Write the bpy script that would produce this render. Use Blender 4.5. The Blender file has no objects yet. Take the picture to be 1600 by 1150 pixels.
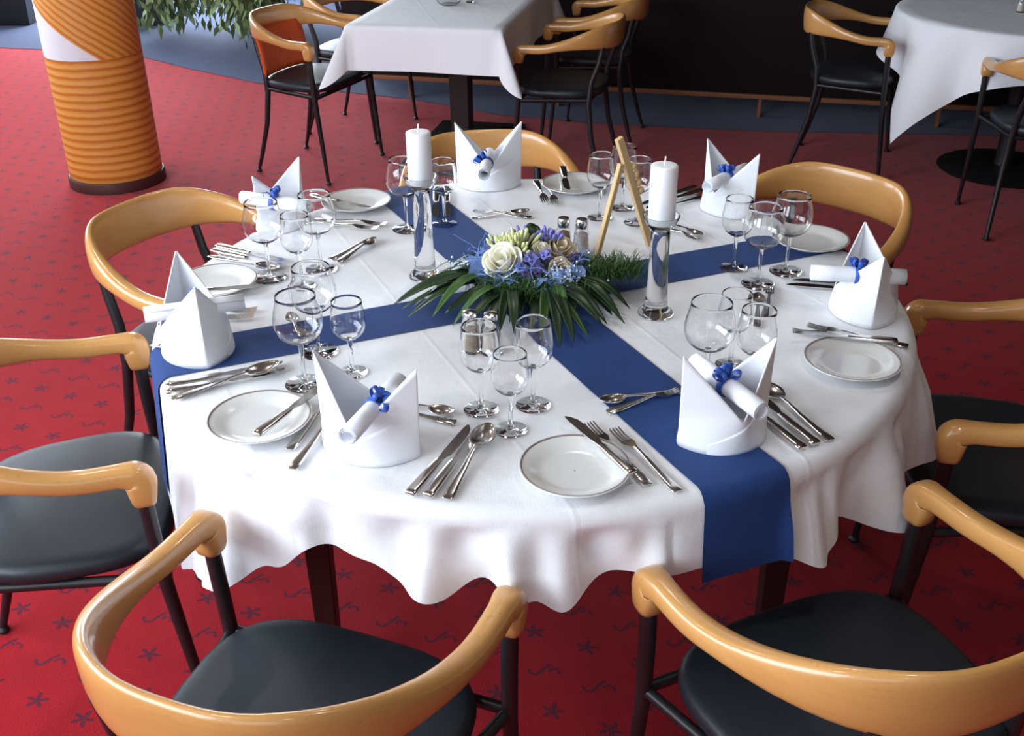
import bpy, bmesh, math, random
from mathutils import Vector, Matrix
C = bpy.context.scene.collection
S = bpy.context.scene
PI = math.pi
random.seed(7)

# ---------------------------------------------------------------- camera
cam_data = bpy.data.cameras.new('camera')
cam = bpy.data.objects.new('camera', cam_data)
C.objects.link(cam)
cam_data.sensor_fit = 'HORIZONTAL'
cam_data.sensor_width = 36.0
cam_data.lens = 36.0 * 1642.0 / 1600.0
cam.location = (0, 0, 1.6543)
PITCH, ROLL = 0.50088, -0.00948
cam.rotation_euler = (Matrix.Rotation(PI/2 - PITCH, 3, 'X') @ Matrix.Rotation(ROLL, 3, 'Z')).to_euler()
cam_data.clip_start = 0.02
S.camera = cam

# ---------------------------------------------------------------- world, lights, exposure
W = bpy.data.worlds.new('world')
S.world = W
W.use_nodes = True
W.node_tree.nodes['Background'].inputs[0].default_value = (0.55, 0.7, 1.0, 1)
W.node_tree.nodes['Background'].inputs[1].default_value = 0.6
S.view_settings.view_transform = 'Standard'
S.view_settings.look = 'None'
S.view_settings.exposure = 0.27
S.view_settings.gamma = 1.0
S.view_settings.use_curve_mapping = False

def area(name, loc, aim, w, h, power, col):
    d = bpy.data.lights.new(name, 'AREA')
    d.shape = 'RECTANGLE'; d.size = w; d.size_y = h
    d.energy = power; d.color = col
    o = bpy.data.objects.new(name, d)
    C.objects.link(o)
    o.location = loc
    o.rotation_euler = (Vector(aim) - Vector(loc)).to_track_quat('-Z', 'Y').to_euler()
    return o
DAY = (0.80, 0.90, 1.0)
# daylight through the openings of the left wall (two long windows) and of the back wall
WL0, WL1 = Vector((-2.05, -2.4, 0)), Vector((-5.0, 10.4, 0))       # the left wall runs at a slant
WD = (WL1-WL0).normalized(); WN = Vector((WD.y, -WD.x, 0))           # along the wall, into the room
WINS = [(0.8, 5.2, 1.10, 2.72), (6.6, 11.2, .9, 2.72)]               # openings: distance along the wall, heights
for (s0, s1, z0, z1), pw in zip(WINS, (175, 135)):
    p = WL0 + WD*((s0+s1)/2) + WN*0.06; p.z = (z0+z1)/2
    area('window_and_fill_light', p, p + WN*4 + Vector((0, 0, -0.5)), s1-s0-.2, z1-z0-.1, pw, DAY)
area('window_and_fill_light', (-3.2, 10.36, 1.5), (-2.6, 0, 1.0), 2.6, 2.2, 450, DAY)
area('window_and_fill_light', (-0.9, -2.36, 1.7), (0.0, 2.0, 0.7), 1.9, 1.5, 12, DAY)  # fill from an added, unseen window behind the camera, brightens the cloth front
# small ceiling downlights of the restaurant
for lx, ly in ((-1.2, 0.8), (0.6, 1.1), (0.1, 2.9), (-1.6, 3.2), (0.3, -1.2)):
    d = bpy.data.lights.new('ceiling_downlight', 'AREA')
    d.shape = 'DISK'; d.size = 0.18; d.energy = 5.0; d.color = (1.0, 0.94, 0.87)
    o = bpy.data.objects.new('ceiling_downlight', d); C.objects.link(o)
    o.location = (lx, ly, 2.765)

# ---------------------------------------------------------------- helpers
def tag(o, label=None, cat=None, group=None, kind=None):
    if label: o['label'] = label
    if cat: o['category'] = cat
    if group: o['group'] = group
    if kind: o['kind'] = kind
    return o

def empty(name, loc=(0, 0, 0), rz=0.0):
    o = bpy.data.objects.new(name, None)
    o.empty_display_size = 0.05
    C.objects.link(o)
    o.location = loc; o.rotation_euler = (0, 0, rz)
    return o

def dup(root, loc, rz, label, group=None):
    r = root.copy(); C.objects.link(r)
    r.location = loc; r.rotation_euler = (root.rotation_euler[0], root.rotation_euler[1], rz)
    if label: r['label'] = label
    if group: r['group'] = group
    for ch in list(root.children):
        c = ch.copy(); C.objects.link(c); c.parent = r
        for g in list(ch.children):
            d = g.copy(); C.objects.link(d); d.parent = c
    return r

class MB:
    """collects vertices and faces of ONE mesh"""
    def __init__(s): s.v = []; s.f = []; s.uv = None
    def add(s, vs, fs):
        k = len(s.v)
        s.v += [tuple(v) for v in vs]
        s.f += [tuple(i + k for i in f) for f in fs]
        return s
    def loft(s, rings, cap=True, closed=True):
        n = len(rings[0]); k = len(s.v)
        for r in rings: s.v += [tuple(p) for p in r]
        m = n if closed else n - 1
        for i in range(len(rings) - 1):
            for j in range(m):
                a = k + i*n + j; b = k + i*n + (j+1) % n
                s.f.append((a, b, b + n, a + n))
        if cap and closed:
            s.f.append(tuple(k + j for j in reversed(range(n))))
            e = k + (len(rings)-1)*n
            s.f.append(tuple(e + j for j in range(n)))
        return s
    def lathe(s, prof, n=32, c=(0, 0, 0), cap=False):
        rings = []
        for r, z in prof:
            rings.append([(c[0] + r*math.cos(2*PI*j/n), c[1] + r*math.sin(2*PI*j/n), c[2] + z) for j in range(n)])
        return s.loft(rings, cap)
    def tube(s, pts, rad, n=10, cap=True):
        pts = [Vector(p) for p in pts]
        if not isinstance(rad, (list, tuple)): rad = [rad]*len(pts)
        rings = []; up = None
        for i, p in enumerate(pts):
            t = (pts[min(i+1, len(pts)-1)] - pts[max(i-1, 0)]).normalized()
            if up is None:
                up = Vector((0, 0, 1)) if abs(t.z) < 0.9 else Vector((1, 0, 0))
            a = t.cross(up).normalized(); up = a.cross(t).normalized()
            rings.append([p + rad[i]*(a*math.cos(2*PI*j/n) + up*math.sin(2*PI*j/n)) for j in range(n)])
        return s.loft(rings, cap)
    def box(s, lo, hi):
        x0, y0, z0 = lo; x1, y1, z1 = hi
        return s.add([(x0,y0,z0),(x1,y0,z0),(x1,y1,z0),(x0,y1,z0),(x0,y0,z1),(x1,y0,z1),(x1,y1,z1),(x0,y1,z1)],
                     [(0,3,2,1),(4,5,6,7),(0,1,5,4),(1,2,6,5),(2,3,7,6),(3,0,4,7)])
    def grid(s, rows):
        n = len(rows[0]); k = len(s.v)
        for r in rows: s.v += [tuple(p) for p in r]
        for i in range(len(rows)-1):
            for j in range(n-1):
                a = k + i*n + j
                s.f.append((a, a+1, a+n+1, a+n))
        return s
    def ball(s, c, r, n=10, m=6):
        prof = [(r[0]*math.sin(PI*i/m) if i not in (0, m) else 1e-5, -math.cos(PI*i/m)) for i in range(m+1)] if isinstance(r, tuple) else None
        rr = r if isinstance(r, tuple) else (r, r, r)
        rings = []
        for i in range(m+1):
            q = max(math.sin(PI*i/m), 1e-4); z = -math.cos(PI*i/m)
            rings.append([(c[0] + rr[0]*q*math.cos(2*PI*j/n), c[1] + rr[1]*q*math.sin(2*PI*j/n), c[2] + rr[2]*z) for j in range(n)])
        return s.loft(rings, False)
    def build(s, name, mat, parent=None, smooth=40, solid=0, bevel=0, subsurf=0, offset=0):
        me = bpy.data.meshes.new(name)
        me.from_pydata(s.v, [], s.f)
        bm = bmesh.new(); bm.from_mesh(me)
        bmesh.ops.remove_doubles(bm, verts=bm.verts, dist=1e-5)
        if not solid: bmesh.ops.recalc_face_normals(bm, faces=bm.faces)
        bm.to_mesh(me); bm.free()
        if smooth:
            me.shade_smooth()
            if smooth < 180: me.set_sharp_from_angle(angle=math.radians(smooth))
        me.materials.append(mat)
        o = bpy.data.objects.new(name, me)
        C.objects.link(o)
        if parent: o.parent = parent
        if bevel:
            b = o.modifiers.new('bevel', 'BEVEL'); b.width = bevel; b.segments = 2; b.limit_method = 'ANGLE'
        if solid:
            q = o.modifiers.new('solid', 'SOLIDIFY'); q.thickness = solid; q.offset = offset
        if subsurf:
            q = o.modifiers.new('sub', 'SUBSURF'); q.levels = subsurf; q.render_levels = subsurf
        return o

def smooth01(t):
    t = max(0.0, min(1.0, t)); return t*t*(3 - 2*t)

# ---------------------------------------------------------------- materials
def srgb(r, g, b):
    f = lambda c: (c/12.92 if c <= 0.04045 else ((c + 0.055)/1.055)**2.4)
    return (f(r/255), f(g/255), f(b/255), 1)

def mat(name, col=(0.8, 0.8, 0.8, 1), rough=0.5, metal=0.0, **kw):
    m = bpy.data.materials.new(name); m.use_nodes = True
    nt = m.node_tree; b = nt.nodes['Principled BSDF']
    b.inputs['Base Color'].default_value = col
    b.inputs['Roughness'].default_value = rough
    b.inputs['Metallic'].default_value = metal
    for k, v in kw.items():
        b.inputs[k.replace('_', ' ')].default_value = v
    return m, nt, b

def nd(nt, typ, **kw):
    n = nt.nodes.new(typ)
    for k, v in kw.items(): setattr(n, k, v)
    return n

def mth(nt, op, a, b=None, c=None, clamp=False):
    n = nt.nodes.new('ShaderNodeMath'); n.operation = op; n.use_clamp = clamp
    for i, v in enumerate((a, b, c)):
        if v is None: continue
        if isinstance(v, (int, float)): n.inputs[i].default_value = v
        else: nt.links.new(v, n.inputs[i])
    return n.outputs[0]

def mix(nt, fac, a, b):
    n = nt.nodes.new('ShaderNodeMix'); n.data_type = 'RGBA'
    for i, v in ((0, fac), (6, a), (7, b)):
        if isinstance(v, (int, float)): n.inputs[i].default_value = v
        elif isinstance(v, tuple): n.inputs[i].default_value = v
        else: nt.links.new(v, n.inputs[i])
    return n.outputs[2]

def objco(nt, scale=(1, 1, 1), out='Object'):
    t = nd(nt, 'ShaderNodeTexCoord'); mp = nd(nt, 'ShaderNodeMapping')
    mp.inputs['Scale'].default_value = scale
    nt.links.new(t.outputs[out], mp.inputs['Vector'])
    return mp.outputs[0]

def noise(nt, vec, scale, detail=3.0, rough=0.5):
    n = nd(nt, 'ShaderNodeTexNoise')
    n.inputs['Scale'].default_value = scale; n.inputs['Detail'].default_value = detail
    n.inputs['Roughness'].default_value = rough
    nt.links.new(vec, n.inputs['Vector'])
    return n.outputs['Fac']

def bump(nt, b, h, strength, dist):
    n = nd(nt, 'ShaderNodeBump'); n.inputs['Strength'].default_value = strength; n.inputs['Distance'].default_value = dist
    nt.links.new(h, n.inputs['Height']); nt.links.new(n.outputs[0], b.inputs['Normal'])

M = {}
# beech wood
m, nt, b = mat('beech_wood', rough=0.32, Coat_Weight=0.6, Coat_Roughness=0.12); M['wood'] = m
v = objco(nt, (9, 9, 60)); f1 = noise(nt, v, 1.0, 4, 0.6)
f2 = noise(nt, objco(nt, (4, 4, 4)), 1.2, 2)
f3 = noise(nt, objco(nt, (120, 120, 420)), 1.0, 2)
c1 = mix(nt, f1, srgb(208, 154, 90), srgb(188, 131, 68))
c2 = mix(nt, mth(nt, 'MULTIPLY', f2, 0.5), c1, srgb(216, 166, 102))
c3 = mix(nt, mth(nt, 'MULTIPLY', mth(nt, 'GREATER_THAN', f3, 0.68), 0.35), c2, srgb(160, 98, 45))
nt.links.new(c3, b.inputs['Base Color'])
# pale easel wood
m, nt, b = mat('pale_wood', rough=0.55); M['pale_wood'] = m
nt.links.new(mix(nt, noise(nt, objco(nt, (80, 80, 8)), 1.0), srgb(222, 190, 140), srgb(200, 162, 110)), b.inputs['Base Color'])
# dark wood
m, nt, b = mat('dark_wood', rough=0.45); M['dark_wood'] = m
nt.links.new(mix(nt, noise(nt, objco(nt, (40, 40, 4)), 1.0), srgb(38, 20, 17), srgb(26, 14, 12)), b.inputs['Base Color'])
m, nt, b = mat('partition_panel', rough=0.75, Specular_IOR_Level=0.2); M['panel'] = m
nt.links.new(mix(nt, noise(nt, objco(nt, (2, 2, 25)), 1.0), srgb(24, 13, 12), srgb(15, 11, 12)), b.inputs['Base Color'])
m, nt, b = mat('rail_wood', srgb(138, 86, 54), 0.5); M['rail'] = m
# black metal, leather
m, nt, b = mat('black_metal', (0.012, 0.012, 0.014, 1), 0.38); M['black'] = m
m, nt, b = mat('leather', srgb(28, 36, 44), 0.46, Coat_Weight=0.05, Coat_Roughness=0.3); M['leather'] = m
bump(nt, b, noise(nt, objco(nt, (1, 1, 1)), 420, 3), 0.12, 0.002)
m, nt, b = mat('orange_upholstery', srgb(214, 84, 30), 0.7); M['orange'] = m
bump(nt, b, noise(nt, objco(nt), 500, 2), 0.2, 0.001)
# linen
def linen(name, col, rough=0.85, wr=0.35, sheen=0.15, creases=False):
    m, nt, b = mat(name, col, rough, Sheen_Weight=sheen, Sheen_Roughness=0.5)
    v = objco(nt)
    w = mth(nt, 'ADD', mth(nt, 'MULTIPLY', noise(nt, v, 900, 1), 0.12), noise(nt, v, 7, 3, 0.45))
    if creases:            # pressed fold lines of the ironed cloth and soft wrinkles
        sp = nd(nt, 'ShaderNodeSeparateXYZ'); rt_ = nd(nt, 'ShaderNodeVectorRotate'); rt_.inputs['Angle'].default_value = -0.42
        nt.links.new(v, rt_.inputs['Vector']); nt.links.new(rt_.outputs[0], sp.inputs[0])
        for q in (0, 1):
            u = mth(nt, 'ABSOLUTE', mth(nt, 'SUBTRACT', mth(nt, 'FRACT', mth(nt, 'MULTIPLY', sp.outputs[q], 2.6)), 0.5))
            w = mth(nt, 'ADD', w, mth(nt, 'MULTIPLY', mth(nt, 'SUBTRACT', 1.0, mth(nt, 'MULTIPLY', u, 60.0), clamp=True), 0.10))
        w = mth(nt, 'ADD', w, mth(nt, 'MULTIPLY', noise(nt, v, 22, 2), 0.25))
    bump(nt, b, w, wr, 0.012)
    return m
M['cloth'] = linen('white_tablecloth_linen', srgb(238, 239, 243), wr=0.5, creases=True)
M['napkin'] = linen('white_napkin_linen', srgb(240, 242, 247), wr=0.12)
M['runner'] = linen('blue_runner_fabric', srgb(18, 56, 117), wr=0.2, sheen=0.03)
# metal, porcelain, glass
m, nt, b = mat('polished_cutlery', (0.72, 0.69, 0.65, 1), 0.2, 1.0); M['silver'] = m
m, nt, b = mat('chrome_cap', (0.78, 0.77, 0.75, 1), 0.18, 1.0); M['chrome'] = m
m, nt, b = mat('porcelain', srgb(228, 228, 226), 0.18, Coat_Weight=0.5, Coat_Roughness=0.05); M['porcelain'] = m
m, nt, b = mat('grey_rim_glaze', srgb(140, 125, 122), 0.3); M['rim'] = m
def glass(name, rough=0.0, col=(1, 1, 1, 1)):
    m = bpy.data.materials.new(name); m.use_nodes = True
    nt = m.node_tree; nt.nodes.clear()
    g = nd(nt, 'ShaderNodeBsdfGlass'); g.inputs['IOR'].default_value = 1.48; g.inputs['Color'].default_value = col
    g.inputs['Roughness'].default_value = rough
    o = nd(nt, 'ShaderNodeOutputMaterial'); nt.links.new(g.outputs[0], o.inputs[0])
    return m
M['glass'] = glass('clear_glass')
m, nt, b = mat('candle_wax', srgb(246, 247, 250), 0.5, Subsurface_Weight=0.15); M['wax'] = m
m, nt, b = mat('scroll_paper', srgb(238, 241, 248), 0.7); M['paper'] = m
m, nt, b = mat('blue_ribbon', srgb(52, 92, 188), 0.45); M['ribbon'] = m
m, nt, b = mat('dark_ribbon', srgb(16, 26, 62), 0.45); M['ribbon_dark'] = m
m, nt, b = mat('salt_grains', srgb(226, 214, 204), 0.9); M['salt'] = m
m, nt, b = mat('pepper_grains', srgb(150, 128, 96), 0.9); M['pepper'] = m
nt.links.new(mix(nt, mth(nt, 'GREATER_THAN', noise(nt, objco(nt), 700, 1), 0.55), srgb(178, 156, 120), srgb(84, 66, 46)), b.inputs['Base Color'])
# flowers
def petal(name, c1, c2, rough=0.6, sss=0.1):
    m, nt, b = mat(name, c1, rough, Subsurface_Weight=sss)
    nt.links.new(mix(nt, noise(nt, objco(nt), 60 if sss else 14, 2), c1, c2), b.inputs['Base Color'])
    return m
M['rose'] = petal('cream_rose_petal', srgb(253, 251, 238), srgb(248, 242, 214))
M['rose_beige'] = petal('beige_rose_petal', srgb(238, 222, 192), srgb(222, 202, 168))
M['lilac'] = petal('lilac_petal', srgb(142, 144, 216), srgb(110, 110, 190))
M['violet'] = petal('dark_violet_petal', srgb(84, 72, 136), srgb(56, 48, 100))
M['aga'] = petal('pale_yellow_bud', srgb(232, 232, 188), srgb(196, 202, 124))
M['gyp'] = petal('white_blossom', srgb(240, 242, 250), srgb(215, 225, 245))
M['leaf'] = petal('dark_palm_leaf', srgb(40, 66, 34), srgb(24, 44, 24), 0.38, 0.0)
M['leaf2'] = petal('fresh_green_leaf', srgb(66, 104, 40), srgb(44, 76, 32), 0.4, 0.0)
M['fern'] = petal('fern_needles', srgb(66, 104, 44), srgb(44, 74, 32), 0.6, 0.0)
M['ficus'] = petal('ficus_leaf', srgb(150, 168, 118), srgb(66, 90, 50), 0.4, 0.0)
m = bpy.data.materials.new('blue_tulle'); m.use_nodes = True; M['tulle'] = m
nt = m.node_tree; b = nt.nodes['Principled BSDF']; b.inputs['Base Color'].default_value = srgb(132, 168, 232); b.inputs['Roughness'].default_value = 0.5
tr = nd(nt, 'ShaderNodeBsdfTransparent'); mx = nd(nt, 'ShaderNodeMixShader'); mx.inputs[0].default_value = 0.5
nt.links.new(tr.outputs[0], mx.inputs[1]); nt.links.new(b.outputs[0], mx.inputs[2])
nt.links.new(mx.outputs[0], nt.nodes['Material Output'].inputs[0])
m, nt, b = mat('planter_black', (0.012, 0.013, 0.015, 1), 0.4); M['planter'] = m
m, nt, b = mat('soil', srgb(50, 38, 30), 0.95); M['soil'] = m
m, nt, b = mat('plinth_paint', srgb(70, 24, 24), 0.6); M['plinth'] = m
m, nt, b = mat('bark', srgb(110, 92, 70), 0.9); M['bark'] = m
# walls and ceiling
m, nt, b = mat('wall_plaster', srgb(150, 146, 140), 0.9); M['wall'] = m
m, nt, b = mat('wall_dark_wood', srgb(34, 26, 24), 0.6); M['wall_dark'] = m
m, nt, b = mat('ceiling_board', srgb(88, 78, 70), 0.9); M['ceiling'] = m
m, nt, b = mat('window_frame_paint', srgb(210, 208, 202), 0.5); M['frame'] = m

# red carpet with staggered grey-blue motifs
def carpet(name, ca, cb, motif, strength):
    m, nt, b = mat(name, rough=0.95, Sheen_Weight=0.15, Sheen_Roughness=0.4)
    b.inputs['Specular IOR Level'].default_value = 0.15
    g = nd(nt, 'ShaderNodeNewGeometry')
    sp = nd(nt, 'ShaderNodeSeparateXYZ')
    rot = nd(nt, 'ShaderNodeVectorRotate'); rot.inputs['Angle'].default_value = 0.42
    nt.links.new(g.outputs['Position'], rot.inputs['Vector'])
    nt.links.new(rot.outputs[0], sp.inputs[0])
    k = 1/0.125
    px = mth(nt, 'MULTIPLY', sp.outputs[0], k); py = mth(nt, 'MULTIPLY', sp.outputs[1], k/0.8)
    row = mth(nt, 'FLOOR', py)
    par = mth(nt, 'FLOORED_MODULO', row, 2.0)
    px2 = mth(nt, 'ADD', px, mth(nt, 'MULTIPLY', par, 0.5))
    col = mth(nt, 'FLOOR', px2)
    fx = mth(nt, 'SUBTRACT', mth(nt, 'FRACT', px2), 0.5)
    fy = mth(nt, 'SUBTRACT', mth(nt, 'FRACT', py), 0.5)
    fib = noise(nt, g.outputs['Position'], 260, 3, 0.6)
    big = noise(nt, g.outputs['Position'], 9, 2)
    # motif A: a little star; motif B: two curved strokes, alternating by row
    r = mth(nt, 'SQRT', mth(nt, 'ADD', mth(nt, 'MULTIPLY', fx, fx), mth(nt, 'MULTIPLY', mth(nt, 'MULTIPLY', fy, fy), 0.8)))
    ang = mth(nt, 'ARCTAN2', fy, fx)
    star = mth(nt, 'ADD', 0.13, mth(nt, 'MULTIPLY', mth(nt, 'COSINE', mth(nt, 'ADD', mth(nt, 'MULTIPLY', ang, 5.0), mth(nt, 'MULTIPLY', col, 1.7))), 0.075))
    A = mth(nt, 'LESS_THAN', r, star)
    # motif B: a hooked stroke with a small curl beside it
    def ring(cx, cy, r0, w):
        dx = mth(nt, 'SUBTRACT', fx, cx); dy = mth(nt, 'SUBTRACT', fy, cy)
        d = mth(nt, 'SQRT', mth(nt, 'ADD', mth(nt, 'MULTIPLY', dx, dx), mth(nt, 'MULTIPLY', dy, dy)))
        return mth(nt, 'LESS_THAN', mth(nt, 'ABSOLUTE', mth(nt, 'SUBTRACT', d, r0)), w)
    hook = mth(nt, 'MULTIPLY', ring(-0.13, -0.10, 0.10, 0.03), mth(nt, 'LESS_THAN', fy, -0.09))
    stem = mth(nt, 'MULTIPLY', mth(nt, 'LESS_THAN', mth(nt, 'ABSOLUTE', mth(nt, 'SUBTRACT', mth(nt, 'ADD', fx, 0.01), mth(nt, 'MULTIPLY', fy, 0.3))), 0.035), mth(nt, 'LESS_THAN', mth(nt, 'ABSOLUTE', mth(nt, 'SUBTRACT', fy, 0.05)), 0.17))
    curl = mth(nt, 'MULTIPLY', ring(0.19, 0.03, 0.09, 0.028), mth(nt, 'GREATER_THAN', fy, 0.0))
    B = mth(nt, 'MAXIMUM', mth(nt, 'MAXIMUM', hook, stem), curl)
    Am = mth(nt, 'MULTIPLY', A, mth(nt, 'SUBTRACT', 1.0, par)); Bm = mth(nt, 'MULTIPLY', B, par)
    mk = mth(nt, 'MULTIPLY', mth(nt, 'ADD', Am, Bm), mth(nt, 'MULTIPLY', mth(nt, 'GREATER_THAN', fib, 0.40), strength))
    c = mix(nt, mth(nt, 'ADD', mth(nt, 'MULTIPLY', fib, 0.7), mth(nt, 'MULTIPLY', big, 0.3)), ca, cb)
    nt.links.new(mix(nt, mk, c, motif), b.inputs['Base Color'])
    bump(nt, b, fib, 0.6, 0.004)
    return m
M['carpet'] = carpet('red_patterned_carpet', srgb(132, 8, 22), srgb(190, 26, 40), srgb(62, 34, 56), 0.8)
M['carpet_blue'] = carpet('blue_grey_carpet', srgb(42, 51, 80), srgb(64, 76, 112), srgb(72, 50, 66), 0.35)

# orange rope-wrapped column with white gap and diagonal upper winding
m, nt, b = mat('column_winding', rough=0.5); M['column'] = m
t = nd(nt, 'ShaderNodeTexCoord'); sp = nd(nt, 'ShaderNodeSeparateXYZ'); nt.links.new(t.outputs['Object'], sp.inputs[0])
X, Y, Zc = sp.outputs
ang = mth(nt, 'ARCTAN2', Y, X)              # object is turned so that -pi/pi lies at the back
arc = mth(nt, 'MULTIPLY', ang, 0.215)
jit = mth(nt, 'MULTIPLY', noise(nt, t.outputs['Object'], 14, 2), 0.012)
low = mth(nt, 'ADD', Zc, jit)
dia = mth(nt, 'ADD', mth(nt, 'ADD', Zc, mth(nt, 'MULTIPLY', arc, 0.77)), jit)
ringl = mth(nt, 'MULTIPLY', mth(nt, 'ADD', mth(nt, 'SINE', mth(nt, 'MULTIPLY', low, 2*PI/0.036)), 1.0), 0.5)
ringd = mth(nt, 'MULTIPLY', mth(nt, 'ADD', mth(nt, 'SINE', mth(nt, 'MULTIPLY', dia, 2*PI/0.036)), 1.0), 0.5)
isup = mth(nt, 'GREATER_THAN', Zc, 0.62)
st = mth(nt, 'ADD', mth(nt, 'MULTIPLY', ringl, mth(nt, 'SUBTRACT', 1.0, isup)), mth(nt, 'MULTIPLY', ringd, isup))
cw = mix(nt, mth(nt, 'POWER', st, 1.9), srgb(226, 158, 74), srgb(196, 108, 30))
white = mth(nt, 'MULTIPLY', isup, mth(nt, 'LESS_THAN', mth(nt, 'ADD', Zc, mth(nt, 'MULTIPLY', arc, 0.77)), 0.635))
nt.links.new(mix(nt, white, cw, srgb(232, 230, 236)), b.inputs['Base Color'])
bump(nt, b, mth(nt, 'MULTIPLY', st, mth(nt, 'SUBTRACT', 1.0, white)), 0.25, 0.004)

# ---------------------------------------------------------------- the room
def struct(o): o['kind'] = 'structure'; return o
X0, X1, Y0, Y1, ZC = -5.1, 5.2, -2.4, 10.4, 2.8
bl = [(-5.1, 8.3), (-3.83, 8.12), (-2.76, 7.85), (-2.2, 7.36), (-1.66, 6.94), (-0.616, 6.49), (-0.06, 6.10), (0.593, 5.88), (1.358, 5.72), (2.4, 5.62), (5.2, 5.3)]
bf = MB().add([(X0, Y0, 0), (X1, Y0, 0), (X1, Y1, 0), (X0, Y1, 0)], [(0, 1, 2, 3)])
fl = struct(bf.build('floor', M['carpet'], smooth=0))
fl['label'] = 'red carpet with small dark motifs covering the room'; 
b2 = MB()
n = len(bl)
b2.add([(x, y, 0.003) for x, y in bl] + [(x, Y1, 0.003) for x, y in bl], [(i, i+1, n+i+1, n+i) for i in range(n-1)])
f2_ = struct(b2.build('floor_blue_carpet', M['carpet_blue'], smooth=0))
f2_['label'] = 'blue grey carpet beyond the red carpet at the back'
struct(MB().box((X0-.1, Y0-.1, ZC), (X1+.1, Y1+.1, ZC+.1)).build('ceiling', M['ceiling'], smooth=0))
T_ = 0.14
def wall_x(name, x, xo, openings, mt):
    # wall in a plane x = const with rectangular openings (y0, y1, z0, z1)
    bm_ = MB(); a, bx = min(x, xo), max(x, xo)
    y = Y0
    for (p, q, z0, z1) in openings:
        bm_.box((a, y, 0), (bx, p, ZC)); bm_.box((a, p, 0), (bx, q, z0)); bm_.box((a, p, z1), (bx, q, ZC)); y = q
    bm_.box((a, y, 0), (bx, Y1, ZC))
    return struct(bm_.build(name, mt, smooth=0))
def wall_y(name, y, yo, openings, mt):
    bm_ = MB(); a, by = min(y, yo), max(y, yo)
    x = X0
    for (p, q, z0, z1) in openings:
        bm_.box((x, a, 0), (p, by, ZC)); bm_.box((p, a, 0), (q, by, z0)); bm_.box((p, a, z1), (q, by, ZC)); x = q
    bm_.box((x, a, 0), (X1, by, ZC))
    return struct(bm_.build(name, mt, smooth=0))
def slant(mb, s0, s1, d0, d1, z0, z1):
    ps = [WL0 + WD*s + WN*d for s, d in ((s0, d0), (s1, d0), (s1, d1), (s0, d1))]
    mb.add([(p.x, p.y, z) for z in (z0, z1) for p in ps], [(0,3,2,1),(4,5,6,7),(0,1,5,4),(1,2,6,5),(2,3,7,6),(3,0,4,7)])
wl = MB(); s_ = 0.0
for (q0, q1, z0, z1) in WINS:
    slant(wl, s_, q0, -T_, 0, 0, ZC); slant(wl, q0, q1, -T_, 0, 0, z0); slant(wl, q0, q1, -T_, 0, z1, ZC); s_ = q1
slant(wl, s_, (WL1-WL0).length, -T_, 0, 0, ZC)
struct(wl.build('wall_left', M['wall'], smooth=0))
for i, (q0, q1, z0, z1) in enumerate(WINS):
    f = MB(); t = .05
    for (p, q, u, w) in [(q0, q0+t, z0, z1), (q1-t, q1, z0, z1), (q0+t, q1-t, z0, z0+t), (q0+t, q1-t, z1-t, z1), ((q0+q1)/2-t/2, (q0+q1)/2+t/2, z0+t, z1-t)]:
        slant(f, p, q, -.12, -.06, u, w)
    struct(f.build('window_%d' % (i+1), M['frame'], smooth=0))
wall_x('wall_right', X1, X1+T_, [], M['wall_dark'])
wall_y('wall_back', Y1, Y1+T_, [(-4.55, -1.85, .35, 2.65)], M['wall_dark'])
wall_y('wall_front', Y0, Y0-T_, [(-1.9, 0.1, .9, 2.5)], M['wall'])  # opening belongs to the added fill window
f = MB(); t = 0.05; c0, c1, z0, z1 = -4.55, -1.85, .35, 2.65
for (p, q, u, w) in [(c0, c0+t, z0, z1), (c1-t, c1, z0, z1), (c0+t, c1-t, z0, z0+t), (c0+t, c1-t, z1-t, z1), ((c0+c1)/2-t/2, (c0+c1)/2+t/2, z0+t, z1-t)]:
    f.box((p, Y1+.06, u), (q, Y1+.12, w))
struct(f.build('window_3', M['frame'], smooth=0))
f = MB(); c0, c1, z0, z1 = -1.9, 0.1, .9, 2.5
for (p, q, u, w) in [(c0, c0+t, z0, z1), (c1-t, c1, z0, z1), (c0+t, c1-t, z0, z0+t), (c0+t, c1-t, z1-t, z1)]:
    f.box((p, Y0-.12, u), (q, Y0-.06, w))
struct(f.build('window_4', M['frame'], smooth=0))  # frame of the unseen window added for the front fill light

# ---------------------------------------------------------------- column
col = empty('column', (-1.925, 4.985, 0), math.radians(-68.9))
tag(col, 'round column wound with orange stripes and a white wedge on red carpet', 'column')
MB().lathe([(0.226, 0.0), (0.226, 0.045), (0.222, 0.05), (0.19, 0.05)], 56).build('plinth', M['plinth'], col)
cb = MB()
cb.lathe([(0.19, 0.05), (0.213, 0.05), (0.215, 0.053)] + [(0.215, 0.053 + i*0.05) for i in range(1, 55)] + [(0.215, 2.797)], 72)
cb.build('striped_winding', M['column'], col)

# ---------------------------------------------------------------- low partition with a rail on short posts
pa, pb = Vector((-1.02, 6.62, 0)), Vector((3.9, 5.36, 0))
pl = (pb-pa).length; pang = math.atan2(pb.y-pa.y, pb.x-pa.x)
part = empty('partition', pa, pang)
tag(part, 'long dark wood partition raised on short posts with a light wood bottom rail', 'partition')
MB().box((0, 0.01, 0.135), (pl, 0.07, 2.79)).build('panel', M['panel'], part, smooth=0, bevel=.004)
MB().box((0, -0.012, 0.108), (pl, 0.075, 0.133)).build('bottom_rail', M['rail'], part, smooth=0, bevel=.004)
for s in (0.42, 1.35, 2.53, 3.5, 4.6):
    MB().box((s-.010, 0.0, 0.003), (s+.010, 0.05, 0.108)).build('post', M['rail'], part, smooth=0, bevel=.002)
MB().box((0.0, 0.45, 0.003), (pl, 0.5, 0.6)).build('plinth_board', M['panel'], part, smooth=0)

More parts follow.
